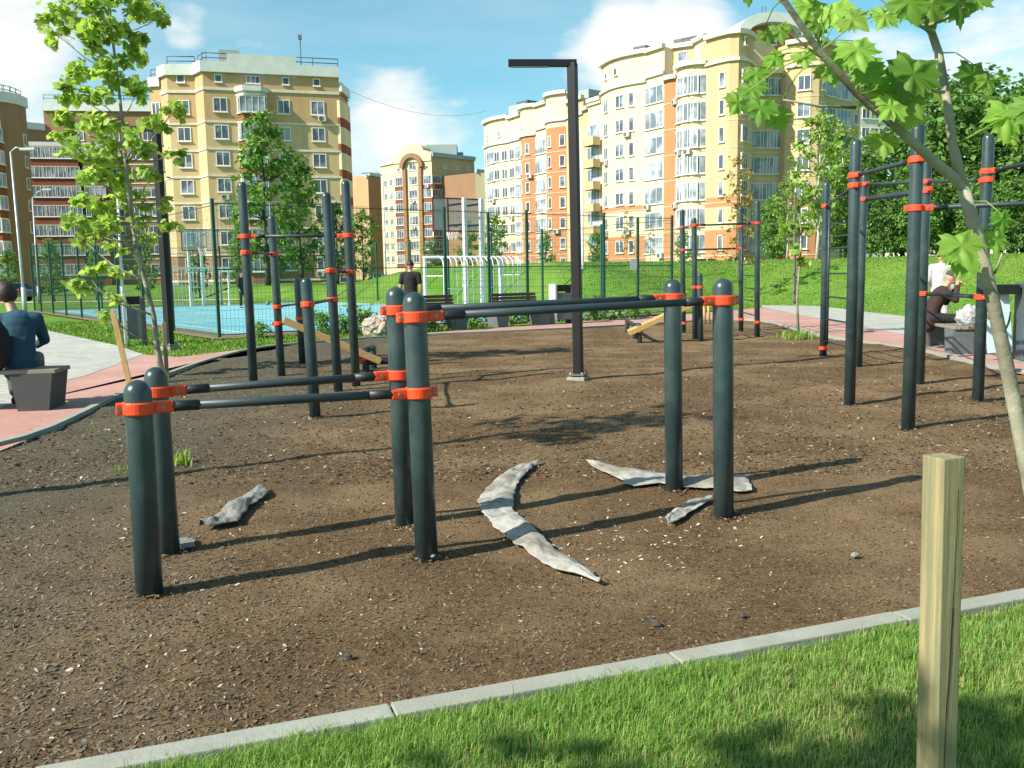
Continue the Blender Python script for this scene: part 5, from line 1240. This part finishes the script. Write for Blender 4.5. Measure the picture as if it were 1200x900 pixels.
        for p, a, z in s.ac:
            if 'ac' not in WC:
                b = MB(); b.box((0, -.28, 0), (.9, .36, .62), bev=.03); bm_ = bpy.data.meshes.new('air_conditioner'); bm_.from_pydata(b.v, [], b.f); bm_.materials.append(mat('unit_white', (.55, .54, .50), None, 4, .5))
                c = MB(); c.tube([(-.12, -.455, 0), (-.12, -.475, 0)], .25, 14); cm = bpy.data.meshes.new('fan_grille'); cm.from_pydata(c.v, [], c.f); cm.materials.append(B['metal']); WC['ac'] = (bm_, cm)
            o = link('air_conditioner', WC['ac'][0], s.t, s.loc(p, z)); o.rotation_euler[2] = a; link('fan_grille', WC['ac'][1], o)
def arc(a, b, bulge, n=6):
    a, b = Vector(a[:2]), Vector(b[:2]); d = b - a; nn = Vector((d.y, -d.x)).normalized(); return [a + d * (i / n) + nn * bulge * math.sin(PI * i / n) for i in range(n + 1)]
def pv(px, Y, ref=200): p = P(px, ref, Y); return Vector((p.x, Y))
def zz(px, py, Y): return P(px, py, Y).z

# --- yellow block on the left
bk = Block('yellow brick block with stepped pale parapet, white bays and red spandrels, left of centre', pv(300, 103))
A = [pv(181, 104.2), pv(194, 104.0)]; A1 = [pv(194, 104.0), pv(202, 102.6)]; A2 = [pv(202, 102.6), pv(234, 102.9)]; A3 = [pv(234, 102.9), pv(243.5, 101.1)]; A4 = [pv(243.5, 101.1), pv(401, 105.2)]; A5 = [pv(401, 105.2), pv(405, 106.2), pv(410.5, 109.5)]
ztop = zz(240, 84, 101.1); zmid = zz(240, 143, 101.1); zgr = zz(240, 296, 101.1)
sch = [(zgr, 'brown'), (zmid, 'yellow'), (99, 'tan')]
for sg, top in ((A, ztop - .9), (A1, ztop), (A2, ztop), (A3, ztop), (A4, ztop), ([A5[0], A5[2]], ztop - 1.5)): bk.section(sg, top, sch, 14)
full = [A1[0], A2[0], A2[1], A4[0], A4[1]]
bk.band(full, ztop, 1.15, .35, 2); bk.band([A4[0].lerp(A4[1], .18), A4[0].lerp(A4[1], .68)], ztop + 1.15, .85, .33, 2); bk.band(A, ztop - .9, 1, .3, 2); bk.band([A5[0], A5[2]], ztop - 1.5, 1.0, .3, 2)
bk.section([A4[0].lerp(A4[1], .18), A4[0].lerp(A4[1], .68)], ztop + 2.0, [(99, 'parapet')], 9, ztop - .2)
bk.rail([A2[0], A2[1], A4[0], A4[0].lerp(A4[1], .2)], ztop + 1.15); bk.rail([A4[0].lerp(A4[1], .62), A4[1]], ztop + 1.15); bk.rail(A, ztop + .1)
bk.r.box(bk.loc(A4[0].lerp(A4[1], .14) + Vector((0, 3)), ztop + 1.9), (2.2, 2, 2.0), R(15)); bk.r.tube([bk.loc(A4[0].lerp(A4[1], .69) + Vector((0, 2)), ztop), bk.loc(A4[0].lerp(A4[1], .69) + Vector((0, 2)), ztop + 4.6)], .07, 6, mi=1); bk.r.box(bk.loc(A4[0].lerp(A4[1], .69) + Vector((0, 2)), ztop + 4.7), (.35, .35, .5), mi=1)
rows = [zz(262, y, 101.5) for y in (122.5, 154.5, 186, 217, 248, 279, 310)]
for i, z in enumerate(rows):
    for sg, u, n, w in ((A2, .52, 2, 1.45), (A4, .115, 2, 1.5), (A4, .575, 2, 1.4), (A4, .83, 2, 1.5)): bk.win(sg, u, z, w, 1.55, n)
    bk.win(A, .5, z, 1.0, 1.7, 2); bk.win([A5[0], A5[1]], .5, z, .5, 1.7, 1); bk.win([A5[1], A5[2]], .45, z, 2.2, 1.7, 3)
    for sg in (full,): bk.band(full, z - 2.05 + .12, .22, .10)
for u, w, n in ((.11, .8, 1), (.36, 1.5, 3), (.6, .75, 1), (.83, .8, 1)): bk.win(A4, u, zz(262, 91.5, 101.5), w, .85, n)
bk.win(A2, .5, zz(215, 92, 102.7), .9, .9, 1); bk.band(full, rows[0] + 1.55, .3, .12)
# bay of glazed balconies
c0, c1 = A4[0].lerp(A4[1], .235), A4[0].lerp(A4[1], .455); d = (c1 - c0).normalized(); nn = Vector((d.y, -d.x)); bay = [c0, c0 + d * .75 + nn * 1.05, c1 - d * .75 + nn * 1.05, c1]
sc_b = []
for z in reversed(rows): sc_b += [(z - .92, 'red'), (z + .95, 'white')]
bk.section(bay, rows[0] + 1.9, [(zgr, 'brown')] + [x for x in sc_b if x[0] > zgr] + [(99, 'parapet')], .6, -1)
for z in rows: bk.win(bay, .5, z, 2.7, 1.75, 4, True); bk.win([bay[0], bay[1]], .5, z, 1.0, 1.75, 1, True); bk.win([bay[2], bay[3]], .5, z, 1.0, 1.75, 1, True); bk.band(bay, z + .95, .2, .12); bk.band(bay, z - .95, .12, .08)
bk.band(bay, rows[0] + 1.4, .55, .25, 2)
# red end bay: spandrels on the right corner
c = A5; e = []
for z in reversed(rows): e += [(z - .95, 'red'), (z + .95, 'cream')]
d2 = (c[2] - c[1]).normalized(); bk.section([c[0] + Vector((.02, -.12)), c[1] + Vector((.15, -.15)), c[2] + Vector((.25, -.15))], rows[0] + 1.6, [(zgr, 'brown')] + [x for x in e if x[0] > zgr], 2, -1)
for u, z in ((.115, rows[3] - 1.3), (.86, rows[0] - 1.2), (.80, rows[6] - 1.2)): bk.cond(A4, u, z)
bk.done()

# --- far left blocks
bk = Block('tan block with rounded glazed corner at the left edge of the view', pv(15, 118))
zt = zz(20, 122, 118); S1 = arc(pv(-30, 115), pv(36, 121), 2.0, 6); S0_ = [pv(-90, 112), pv(-30, 115)]; e = []
rows = [zz(8, y, 118) for y in (162, 188, 214, 240, 266, 292, 318)]
for z in reversed(rows): e += [(z - .85, 'red'), (z + .95, 'cream')]
bk.section(S0_, zt, [(99, 'umber')], 12); bk.section(S1, zt, [(99, 'umber')], 12); bk.band(S1, zt, 1.3, .3, 2); bk.rail(S1, zt + 1.2)
bay = arc(pv(-24, 116), pv(10, 118.3), 2.2, 4)
bay = [p + Vector((.4, -1.2)) for p in bay]; bk.section(bay, rows[0] + 1.9, e + [(99, 'parapet')], 2.0)
for z in rows:
    for u in (.12, .38, .63, .88): bk.win(bay, u, z, 1.5, 1.7, 2, True)
    bk.win(S1, .86, z, .9, 1.5, 1)
bk.done(60)
bk = Block('brown block with long glazed balconies and dark red bands behind the young maple', pv(110, 141))
zt = zz(60, 130, 141); T0 = [pv(33, 139), pv(56, 141)]; T1 = [pv(56, 141), pv(186, 143)]
bk.section(T0, zz(45, 152, 140), [(99, 'umber')], 12); bk.section(T1, zt, [(99, 'umber')], 12); bk.band(T1, zt, 1.5, .4, 2); bk.band(T0, zz(45, 152, 140), 1.0, .3, 2); bk.rail(T1, zt + 1.5)
rows = [zz(100, y, 141) for y in (158, 180.5, 203, 225.5, 248, 270.5, 293, 316)]
gl = [pv(36, 138.3), pv(92, 139.8)]; gl2 = [pv(98, 140), pv(122, 140.6)]; e = []
for z in reversed(rows[1:]): e += [(z - .95, 'red'), (z + 1.0, 'brown')]
for q in (gl, gl2): bk.section(q, rows[1] + 1.6, e + [(99, 'parapet')], 2)
for i, z in enumerate(rows):
    if i:
        for u in (.13, .38, .63, .88): bk.win(gl, u, z, 1.95, 1.7, 3, True)
        bk.win(gl2, .5, z, 3.0, 1.7, 4, True)
    for u in (.30, .62, .80, .92): bk.win(T1, u, z, 1.5, 1.5, 2)
    bk.band(T1, z - 1.6, .18, .08)
for u, z in ((.62, rows[3] - 1.0), (.3, rows[4] - 1.1)): bk.cond(T1, u, z)
bk.done(80)

# --- distant arched block in the centre
Yc = 208; bk = Block('distant block with arched yellow gable in the centre background', pv(495, Yc))
C1 = [pv(446, 214), pv(462, 209)]; C2 = [pv(462, 209), pv(506, 204)]; C3 = [pv(506, 204), pv(556, 213)]; z1 = zz(450, 194, 212); z2 = zz(470, 190, 206); zt = zz(530, 187, 210)
bk.section(C1, z1, [(99, 'ochre')], 14); bk.section(C2, z2, [(99, 'ochre')], 14); bk.section(C3, zt, [(8, 'brown'), (99, 'tan')], 16); bk.band(C3, zt, .9, .5, 1); bk.band(C1, z1, .6, .4)
# arched gable slab
d = (C2[1] - C2[0]); Lg = d.length; d = d.normalized(); Mx = Matrix((Vector((d.x, d.y, 0)), Vector((-d.y, d.x, 0)), Vector((0, 0, 1)))).transposed().to_4x4(); Mx.translation = (C2[0].x - bk.o.x, C2[0].y - bk.o.y, 0)
ze = zz(485, 168, 206); prof = [(0, z2), (Lg, z2), (Lg, z2 + 1.6), (Lg * .82, z2 + 2.4)] + [(Lg * .5 + Lg * .30 * math.cos(R(a)), z2 + 2.4 + (ze - z2 - 2.4) * math.sin(R(a))) for a in range(0, 181, 20)] + [(Lg * .18, z2 + 2.4), (0, z2 + 1.6)]
bk.w.prism(prof, -.25, 3, Mx, bk.mi('ochre'))
px0, px1 = C2[0].lerp(C2[1], .29), C2[0].lerp(C2[1], .71); nn = Vector((d.y, -d.x))
for q in (px0, px1): bk.section([q - d * .45 + nn * .5, q + d * .45 + nn * .5], z2 - 1.2, [(99, 'brown')], .6)
ring = [(Lg * .5 + (Lg * .21 + 1.0) * math.cos(R(a)), z2 - 1.2 + (Lg * .21 + 1.0) * math.sin(R(a))) for a in range(0, 181, 15)] + [(Lg * .5 + Lg * .21 * math.cos(R(a)), z2 - 1.2 + Lg * .21 * math.sin(R(a))) for a in range(180, -1, -15)]
bk.w.prism(ring, -.9, -.26, Mx, bk.mi('brown'))
rows = [zz(482, y, 205) for y in (211, 227, 242.5, 258, 273, 288, 303)]
for i, z in enumerate(rows):
    for u, w in ((.12, 2.0), (.5, 2.3), (.88, 2.0)): bk.win(C2, u, z, w, 1.9, 3)
    bk.win(C1, .35, z, 1.3, 1.6, 2); bk.win(C1, .75, z, 1.3, 1.6, 2)
    for u, w, n in ((.16, 4.2, 5), (.30, 2.0, 2), (.60, 1.6, 2), (.84, 1.6, 2)): bk.win(C3, u, z, w, 1.7, n)
    for u in (.12, .88):
        p, a = bk.at(C2, u); dd = Vector((math.cos(a), math.sin(a))); bk.section([p - dd * 1.2 + Vector((dd.y, -dd.x)) * .06, p + dd * 1.2 + Vector((dd.y, -dd.x)) * .06], z - 1.05, [(99, 'red')], .05, z - 2.0)
    bk.section([C3[0].lerp(C3[1], .06) + Vector((.02, -.1)), C3[0].lerp(C3[1], .40) + Vector((.02, -.1))], z - 1.0, [(99, 'red')], .05, z - 2.0)
bk.win(C2, .5, zz(482, 192, 205), 2.0, 2.6, 2)
for u in (.12, .88): bk.win(C2, u, zz(470, 197, 205), .8, .8, 1)
for u in (.3, .6, .85): bk.win(C3, u, zz(530, 196, 208), .8, .7, 1)
for u, z in ((.5, rows[1] - 1.6), (.5, rows[3] - 1.6), (.88, rows[0] - 1.5)): bk.cond(C2, u, z)
bk.r.box(bk.loc(C3[0].lerp(C3[1], .2) + Vector((0, 6)), zt + 1.6), (7, 5, 3.4)); bk.r.box(bk.loc(C3[0].lerp(C3[1], .6) + Vector((0, 6)), zt + 1.0), (2, 2, 2.4))
bk.done()
bk = Block('low distant orange block left of the arched block', pv(430, 232)); q1 = [pv(417, 236), pv(431, 230)]; q2 = [pv(431, 230), pv(446, 236)]; h1 = zz(425, 210, 233); h2 = zz(437, 206, 231)
bk.section(q1, h1, [(99, 'orange')], 14); bk.section(q2, h2, [(99, 'tan')], 14); bk.band(q1, h1, .8, .5); bk.band(q2, h2, .8, .5)
for k in range(7):
    for u in (.3, .7): bk.win(q1, u, zz(425, 222 + 14 * k, 233), 1.6, 1.7, 2)
bk.done()
bk = Block('distant brown block wing between the arched block and the cream row', pv(562, 200)); q1 = [pv(553, 204), pv(557, 200)]; q2 = [pv(557, 200), pv(574, 204)]; h = zz(560, 203, 201)
bk.section(q1, h, [(99, 'ochre')], 12); bk.section(q2, h, [(99, 'brown')], 12); bk.band(q2, h, .8, .4, 1)
for k in range(7): bk.win(q2, .5, zz(565, 224 + 15.5 * k, 201), 2.4, 1.8, 3)
bk.done()

# --- sunlit cream and orange row
bk = Block('long cream and orange row of flats with curved parapets behind the black lamp', pv(640, 135))
def secs(bk, L, rows_f, depth=12):
    for sdef in L:
        (xa, Ya), (xb, Yb), bul, ztop_, schm, cols, opt = sdef; a, b = pv(xa, Ya), pv(xb, Yb); pts = arc(a, b, bul, 6) if bul else [a, b]
        bk.section(pts, ztop_, schm, depth); bk.band(pts, ztop_ - .1, .5, .45, 0 if not opt.get('r') else 1)
        for z in rows_f: bk.band(pts, z - 1.55, .07, .05)
        if opt.get('c'): bk.band(pts, opt['c'], .35, .28)
        for z in rows_f:
            for (u, w, h, n, bal) in cols: bk.win(pts, u, z, w, h, n, bal)
        for u, z in opt.get('att', []): bk.win(pts, u, z, .8, .95, 1)
        for u, z in opt.get('ac', []): bk.cond(pts, u, z)
rowsD = [zz(612, y, 140) for y in (176, 198.5, 221, 243.5, 266, 288.5, 310)]
zc = rowsD[0] + 1.9
oc = [(6, 'orange'), (99, 'cream')]; oo = [(zc, 'orange'), (99, 'cream')]
secs(bk, [((568, 152), (596, 145.5), .8, zz(582, 142, 149), oc, [(.12, .9, 1.6, 1, False), (.42, 2.6, 1.8, 3, True), (.68, 1.2, 1.6, 2, False), (.9, 1.2, 1.6, 2, False)], dict(c=zc, att=[(.3, zc + 1.6), (.75, zc + 1.6)], ac=[(.55, rowsD[2] - 1.2), (.62, rowsD[5] - 1.2)])),
         ((596, 145.5), (611, 142), 0, zz(604, 136, 143), oc, [(.3, 1.5, 1.6, 2, False), (.8, 2.0, 1.9, 3, True)], dict(c=zc, ac=[(.3, rowsD[3] - 1.2)])),
         ((611, 142), (628, 138), .9, zz(618, 127, 140), oo, [(.25, 1.3, 1.6, 2, False), (.7, .8, 1.6, 1, False)], dict(c=zc, att=[(.4, zc + 1.8)], ac=[(.8, rowsD[1] - 1.2)])),
         ((628, 138), (642, 135), 0, zz(635, 122, 136), oc, [(.5, 3.9, 2.0, 5, True)], dict(c=zc + .6)),
         ((642, 135), (664, 130), 1.4, zz(652, 112, 132), oo, [(.2, 1.4, 1.6, 2, False), (.55, .7, 1.6, 1, False), (.9, .9, 1.6, 1, False)], dict(c=zc + .8, att=[(.3, zc + 2.2)], ac=[(.75, rowsD[4] - 1.2)])),
         ((664, 130), (684, 126), 0, zz(674, 118, 128), [(99, 'yellow')], [(.5, 2.0, 1.7, 2, False)], dict(c=zc + .9)),
         ((684, 126), (690, 124.5), 0, zz(686, 128, 125), [(99, 'yellow')], [], dict()),
         ((690, 124.5), (705, 121.8), 0, zz(697, 118, 123), oc, [(.4, 3.0, 1.9, 4, True)], dict(c=zc + 1.6))], rowsD)
# arched gable above the rounded bay, roof boxes
d = (pv(664, 130) - pv(634, 137)); Lg = d.length; d = d.normalized(); Mx = Matrix((Vector((d.x, d.y, 0)), Vector((-d.y, d.x, 0)), Vector((0, 0, 1)))).transposed().to_4x4(); o_ = pv(634, 137) - bk.o.to_2d(); Mx.translation = (o_.x, o_.y, 0)
z0 = zz(648, 122, 133); bk.w.prism([(0, z0 - 3), (Lg, z0 - 3)] + [(Lg / 2 + Lg / 2 * math.cos(R(a)), z0 + (zz(646, 107, 133) - z0) * math.sin(R(a))) for a in range(0, 181, 20)], 1.2, 4.2, Mx, bk.mi('white'))
for x, Y, y, sx, sy, sz_, k in ((618, 145, 124, 4, 4, 3.0, 0), (620, 144.5, 119.5, 2.6, 2.6, 1.2, 1), (676, 134, 112, 9, 4, 3.0, 0), (592, 150, 138, 2, 2, 1.4, 0)):
    p = pv(x, Y); bk.r.box(bk.loc(p, zz(x, y, Y) - sz_ / 2), (sx, sy, sz_), R(-50), mi=k)
# stacked balcony slabs on the last bay
q1, q2 = pv(690, 123.6), pv(703, 121.3); dn = (q2 - q1).normalized(); nn = Vector((dn.y, -dn.x))
for z in rowsD: bk.section([q1 + nn * .2, q1 + nn * 1.1, q2 + nn * 1.1, q2 + nn * .2], z - .95, [(99, 'yellow')], .3, z - 2.0)
bk.done()

bk = Block('tall yellow and orange corner block with two round towers and an arched roof', pv(850, 108))
rowsE = [zz(861, 95, 105.5) - 3.03 * k for k in range(9)]; zc = rowsE[0] + 1.75
lo = [(rowsE[5] - 1.6, 'orange'), (rowsE[4] - 1.0, 'cream'), (rowsE[3] - 1.75, 'orange'), (99, 'cream')]; lo = [(rowsE[5] + .8, 'orange'), (rowsE[4] - .9, 'cream'), (rowsE[4] + .5 + .9, 'orange'), (99, 'cream')]
low = [(rowsE[6] + 1.3, 'orange'), (rowsE[5] + 1.35, 'cream'), (rowsE[4] - .95, 'orange'), (99, 'cream')]
tow = [(rowsE[6] + 1.4, 'orange'), (rowsE[5] - .9, 'yellow'), (rowsE[5] - .8, 'trim'), (rowsE[5] + 1.0, 'yellow'), (rowsE[4] - .9, 'orange'), (99, 'yellow')]
secs(bk, [((705, 121.8), (757, 114), 1.2, zz(735, 68, 117), low, [(.22, 1.3, 1.6, 2, False), (.58, 1.5, 1.6, 2, False), (.78, .8, 1.7, 1, False)], dict(c=zc, att=[(.22, zc + 2.0), (.5, zc + 2.0)], ac=[(.72, rowsE[1] - 1.2), (.24, rowsE[2] - 1.2), (.72, rowsE[5] - 1.2), (.24, rowsE[5] - 1.3)])),
         ((757, 114), (778, 111.2), 0, zz(765, 57, 112), [(99, 'cream')], [(.42, 3.6, 2.0, 3, True)], dict(c=zc + .4, ac=[(.15, rowsE[4] - 1.3), (.9, rowsE[6] - 1.3)])),
         ((778, 111.2), (792, 109.6), .25, zz(785, 92, 110), [(zc + .3, 'orange'), (99, 'cream')], [], dict()),
         ((792, 109.6), (826, 106.6), .9, zc + .5, [(99, 'cream')], [(.14, 1.6, 2.1, 1, True), (.38, 1.9, 2.1, 2, True), (.63, 1.9, 2.1, 2, True), (.87, 1.7, 2.1, 2, True)], dict(ac=[(.25, rowsE[2] - 1.5), (.55, rowsE[2] - 1.5), (.06, rowsE[4] - 1.5), (.02, rowsE[0] - 1.5)])),
         ((826, 106.6), (881, 107), 3.2, zz(840, 41, 104.5), tow, [(.28, .75, 1.7, 1, False), (.62, 1.9, 1.75, 3, False), (.86, .7, 1.6, 1, False)], dict(c=zc + .1, att=[(.62, zc + 2.3)])),
         ((881, 108.6), (919, 109.2), 0, zc - .2, [(99, 'yellow')], [(.25, 3.4, 2.0, 4, True), (.74, 3.4, 2.0, 4, True)], dict()),
         ((919, 108.2), (962, 110), 2.6, zz(935, 49, 107), tow, [(.28, 1.5, 1.7, 2, False), (.62, .8, 1.7, 1, False)], dict(c=zc + .1, att=[(.55, zc + 2.0)])),
         ((962, 110), (1006, 115), 0, zz(985, 56, 112), [(99, 'yellow')], [(.2, 2.0, 1.7, 3, False), (.55, 3.2, 1.9, 4, True), (.88, 1.0, 1.4, 1, False)], dict(c=zc))], rowsE)
# attic over the balcony bay with a small framed opening
a, b = pv(783, 112.2), pv(812, 110.6); zz1 = zz(795, 54, 111); bk.section([a, b], zz1, [(99, 'yellow')], 9, zc); bk.band([a, b], zz1 - .1, .5, .4); bk.win([a, b], .55, zc + 2.4, 1.2, 1.2, 1)
a2 = pv(826, 107.6); zz2 = zz(822, 44, 108); bk.section([b, a2], zz2, [(99, 'cream')], 9, zc); bk.band([b, a2], zz2 - .1, .5, .4)
# recessed red centre under the arch
a, b = pv(879, 109.4), pv(921, 110.2); zr = zz(898, 35, 109); bk.section([a, b], zr, [(zc + 2.2, 'orange'), (zc + 2.6, 'trim'), (99, 'orange')], 8, zc - .3); bk.win([a, b], .5, zc + 4.0, 1.5, 1.6, 2)
a, b = pv(862, 108.2), pv(945, 110.2); d = b - a; Lg = d.length; d = d.normalized(); Mx = Matrix((Vector((d.x, d.y, 0)), Vector((-d.y, d.x, 0)), Vector((0, 0, 1)))).transposed().to_4x4(); Mx.translation = (a.x - bk.o.x, a.y - bk.o.y, 0)
zb_, ze = zz(870, 36, 108.5), zz(898, 15, 109); outer_ = [(Lg / 2 + Lg / 2 * math.cos(R(x)), zb_ + (ze - zb_) * math.sin(R(x))) for x in range(0, 181, 15)]
ring = outer_ + [(Lg / 2 + (Lg / 2 - 1.2) * math.cos(R(x)), zb_ - .4 + (ze - zb_ - .7) * math.sin(R(x))) for x in range(180, -1, -15)]
bk.w.prism(ring, -.6, 9, Mx, bk.mi('parapet')); bk.w.prism([(Lg / 2 + (Lg / 2 - 1.1) * math.cos(R(x)), zb_ - .4 + (ze - zb_ - .6) * math.sin(R(x))) for x in range(0, 181, 15)], 1.2, 8, Mx, bk.mi('orange'))
for x, Y, y, s1 in ((806, 118, 46, 2.0), (752, 120, 55, 1.2)):
    p = pv(x, Y); bk.r.box(bk.loc(p, zz(x, y, Y) - .8), (s1 * 1.6, s1, 1.6), R(-40), mi=1)
bk.rail([pv(796, 113.5), pv(816, 112)], zz1 + .1, 1.4, 1.2)
for px_ in (890, 894): q = pv(px_, 112); bk.r.tube([bk.loc(q, ze - 1), bk.loc(q, ze + 1.6)], .06, 5, mi=1)
bk.done()

bk = Block('pale white tower block glimpsed behind the cage and leaves on the right', pv(1026, 150), 'apartment blocks'); q1 = [pv(1006, 150), pv(1040, 152)]; h = zz(1020, 88, 150)
bk.section(q1, h, [(99, 'white')], 12); bk.band(q1, h, .8, .5)
for k in range(9):
    for u in (.2, .5, .8): bk.win(q1, u, h - 3 - 3 * k, 1.6, 1.6, 2)
bk.done(60)

a, b = P(411, 107, 106), P(570, 130, 149); pts = [a.lerp(b, i / 16) - Vector((0, 0, 1.6 * (1 - (i / 8 - 1) ** 2))) for i in range(17)]; c = (a + b) / 2
o = MB().tube([p - c for p in pts], .02, 5).build('overhead_cable', B['metal'], None, c); tag(o, 'thin dark cable slung across the sky between the yellow block and the cream row', 'cable')
# ------------------------------------------------------------------ daylight
SUN_EL, SUN_AZ = 37.0, (-.866, -.5)               # the sun stands behind the viewer's left shoulder
w = bpy.data.worlds.new('World'); sc.world = w; w.use_nodes = True; N = w.node_tree.nodes; L = w.node_tree.links
bg = N['Background']; out = N['World Output']
sky = N.new('ShaderNodeTexSky'); sky.sky_type = 'NISHITA'; sky.sun_disc = False; sky.sun_elevation = R(SUN_EL); sky.sun_rotation = math.atan2(SUN_AZ[0], SUN_AZ[1]) % (2 * PI)
sky.air_density = 1.0; sky.dust_density = .6; sky.ozone_density = 1.6; sky.altitude = 150
hs = N.new('ShaderNodeHueSaturation'); hs.inputs['Hue'].default_value = SKY_HUE if 'SKY_HUE' in globals() else .462; hs.inputs['Saturation'].default_value = 1.25
L.new(sky.outputs[0], hs.inputs['Color']); L.new(hs.outputs[0], bg.inputs[0]); bg.inputs[1].default_value = .094
cl = N.new('ShaderNodeBackground'); cl.inputs[0].default_value = (1.0, .985, .95, 1); cl.inputs[1].default_value = .60
tc = N.new('ShaderNodeTexCoord')
mp = N.new('ShaderNodeMapping'); mp.inputs['Scale'].default_value = (1.0, 1.0, 2.6); L.new(tc.outputs['Generated'], mp.inputs[0])
n1 = N.new('ShaderNodeTexNoise'); n1.inputs['Scale'].default_value = 5.5; n1.inputs['Detail'].default_value = 9; n1.inputs['Roughness'].default_value = .58; n1.inputs['Distortion'].default_value = .35
L.new(mp.outputs[0], n1.inputs['Vector'])
def math_(op, a, b=None):
    x = N.new('ShaderNodeMath'); x.operation = op
    for i, v in enumerate((a, b)):
        if v is None: continue
        if hasattr(v, 'links'): L.new(v, x.inputs[i])
        else: x.inputs[i].default_value = v
    return x.outputs[0]
tot = None                                         # banks of cloud at fixed places in the sky
for px, py, r, wgt in ((10, 60, 5.2, .36), (45, 130, 4.6, .30), (-60, 20, 8, .40), (735, 55, 4.2, .40), (800, 35, 3.8, .36), (690, 65, 3.0, .24), (470, 150, 4.2, .22), (520, 140, 3.2, .17), (430, 175, 3.4, .17), (1050, 90, 3.6, .26), (1170, 60, 5, .26), (215, 25, 1.8, .22), (1020, 70, 2.6, .2), (1300, 0, 9, .3), (470, 210, 2.4, .25)):
    d = ray(px, py); dp = N.new('ShaderNodeVectorMath'); dp.operation = 'DOT_PRODUCT'; L.new(tc.outputs['Generated'], dp.inputs[0]); dp.inputs[1].default_value = d
    mr = N.new('ShaderNodeMapRange'); mr.interpolation_type = 'SMOOTHSTEP'; mr.inputs[1].default_value = math.cos(R(r)); mr.inputs[2].default_value = 1.0; mr.inputs[3].default_value = 0; mr.inputs[4].default_value = wgt
    L.new(dp.outputs['Value'], mr.inputs[0]); tot = mr.outputs[0] if tot is None else math_('MAXIMUM', tot, mr.outputs[0])
v = math_('ADD', n1.outputs[0], tot)
mr = N.new('ShaderNodeMapRange'); mr.interpolation_type = 'SMOOTHSTEP'; mr.inputs[1].default_value = .50; mr.inputs[2].default_value = .90; mr.inputs[4].default_value = .96; L.new(v, mr.inputs[0])
# thin veil of high cloud
n2 = N.new('ShaderNodeTexNoise'); n2.inputs['Scale'].default_value = 2.2; n2.inputs['Detail'].default_value = 7; mp2 = N.new('ShaderNodeMapping'); mp2.inputs['Scale'].default_value = (1, 1, 5); mp2.inputs['Rotation'].default_value = (.3, .2, 0); L.new(tc.outputs['Generated'], mp2.inputs[0]); L.new(mp2.outputs[0], n2.inputs['Vector'])
m2 = N.new('ShaderNodeMapRange'); m2.inputs[1].default_value = .42; m2.inputs[2].default_value = .75; m2.inputs[4].default_value = .38; L.new(n2.outputs[0], m2.inputs[0])
fac = math_('MAXIMUM', mr.outputs[0], m2.outputs[0])
mx = N.new('ShaderNodeMixShader'); L.new(fac, mx.inputs[0]); L.new(bg.outputs[0], mx.inputs[1]); L.new(cl.outputs[0], mx.inputs[2]); L.new(mx.outputs[0], out.inputs[0])

sun = bpy.data.lights.new('sun', 'SUN'); sun.energy = 5.0; sun.angle = R(.53); sun.color = (1.0, .93, .80); so = bpy.data.objects.new('sun', sun); COL.objects.link(so)
dv = Vector((SUN_AZ[0] * math.cos(R(SUN_EL)), SUN_AZ[1] * math.cos(R(SUN_EL)), math.sin(R(SUN_EL))))
so.rotation_euler = dv.to_track_quat('Z', 'Y').to_euler(); so.location = (-10, -6, 20)
vs = sc.view_settings; vs.view_transform = 'Standard'; vs.look = 'None'; vs.exposure = .86; vs.gamma = 1; vs.use_curve_mapping = False
sc.cycles.max_bounces = 6; sc.cycles.transparent_max_bounces = 8; sc.cycles.use_denoising = True
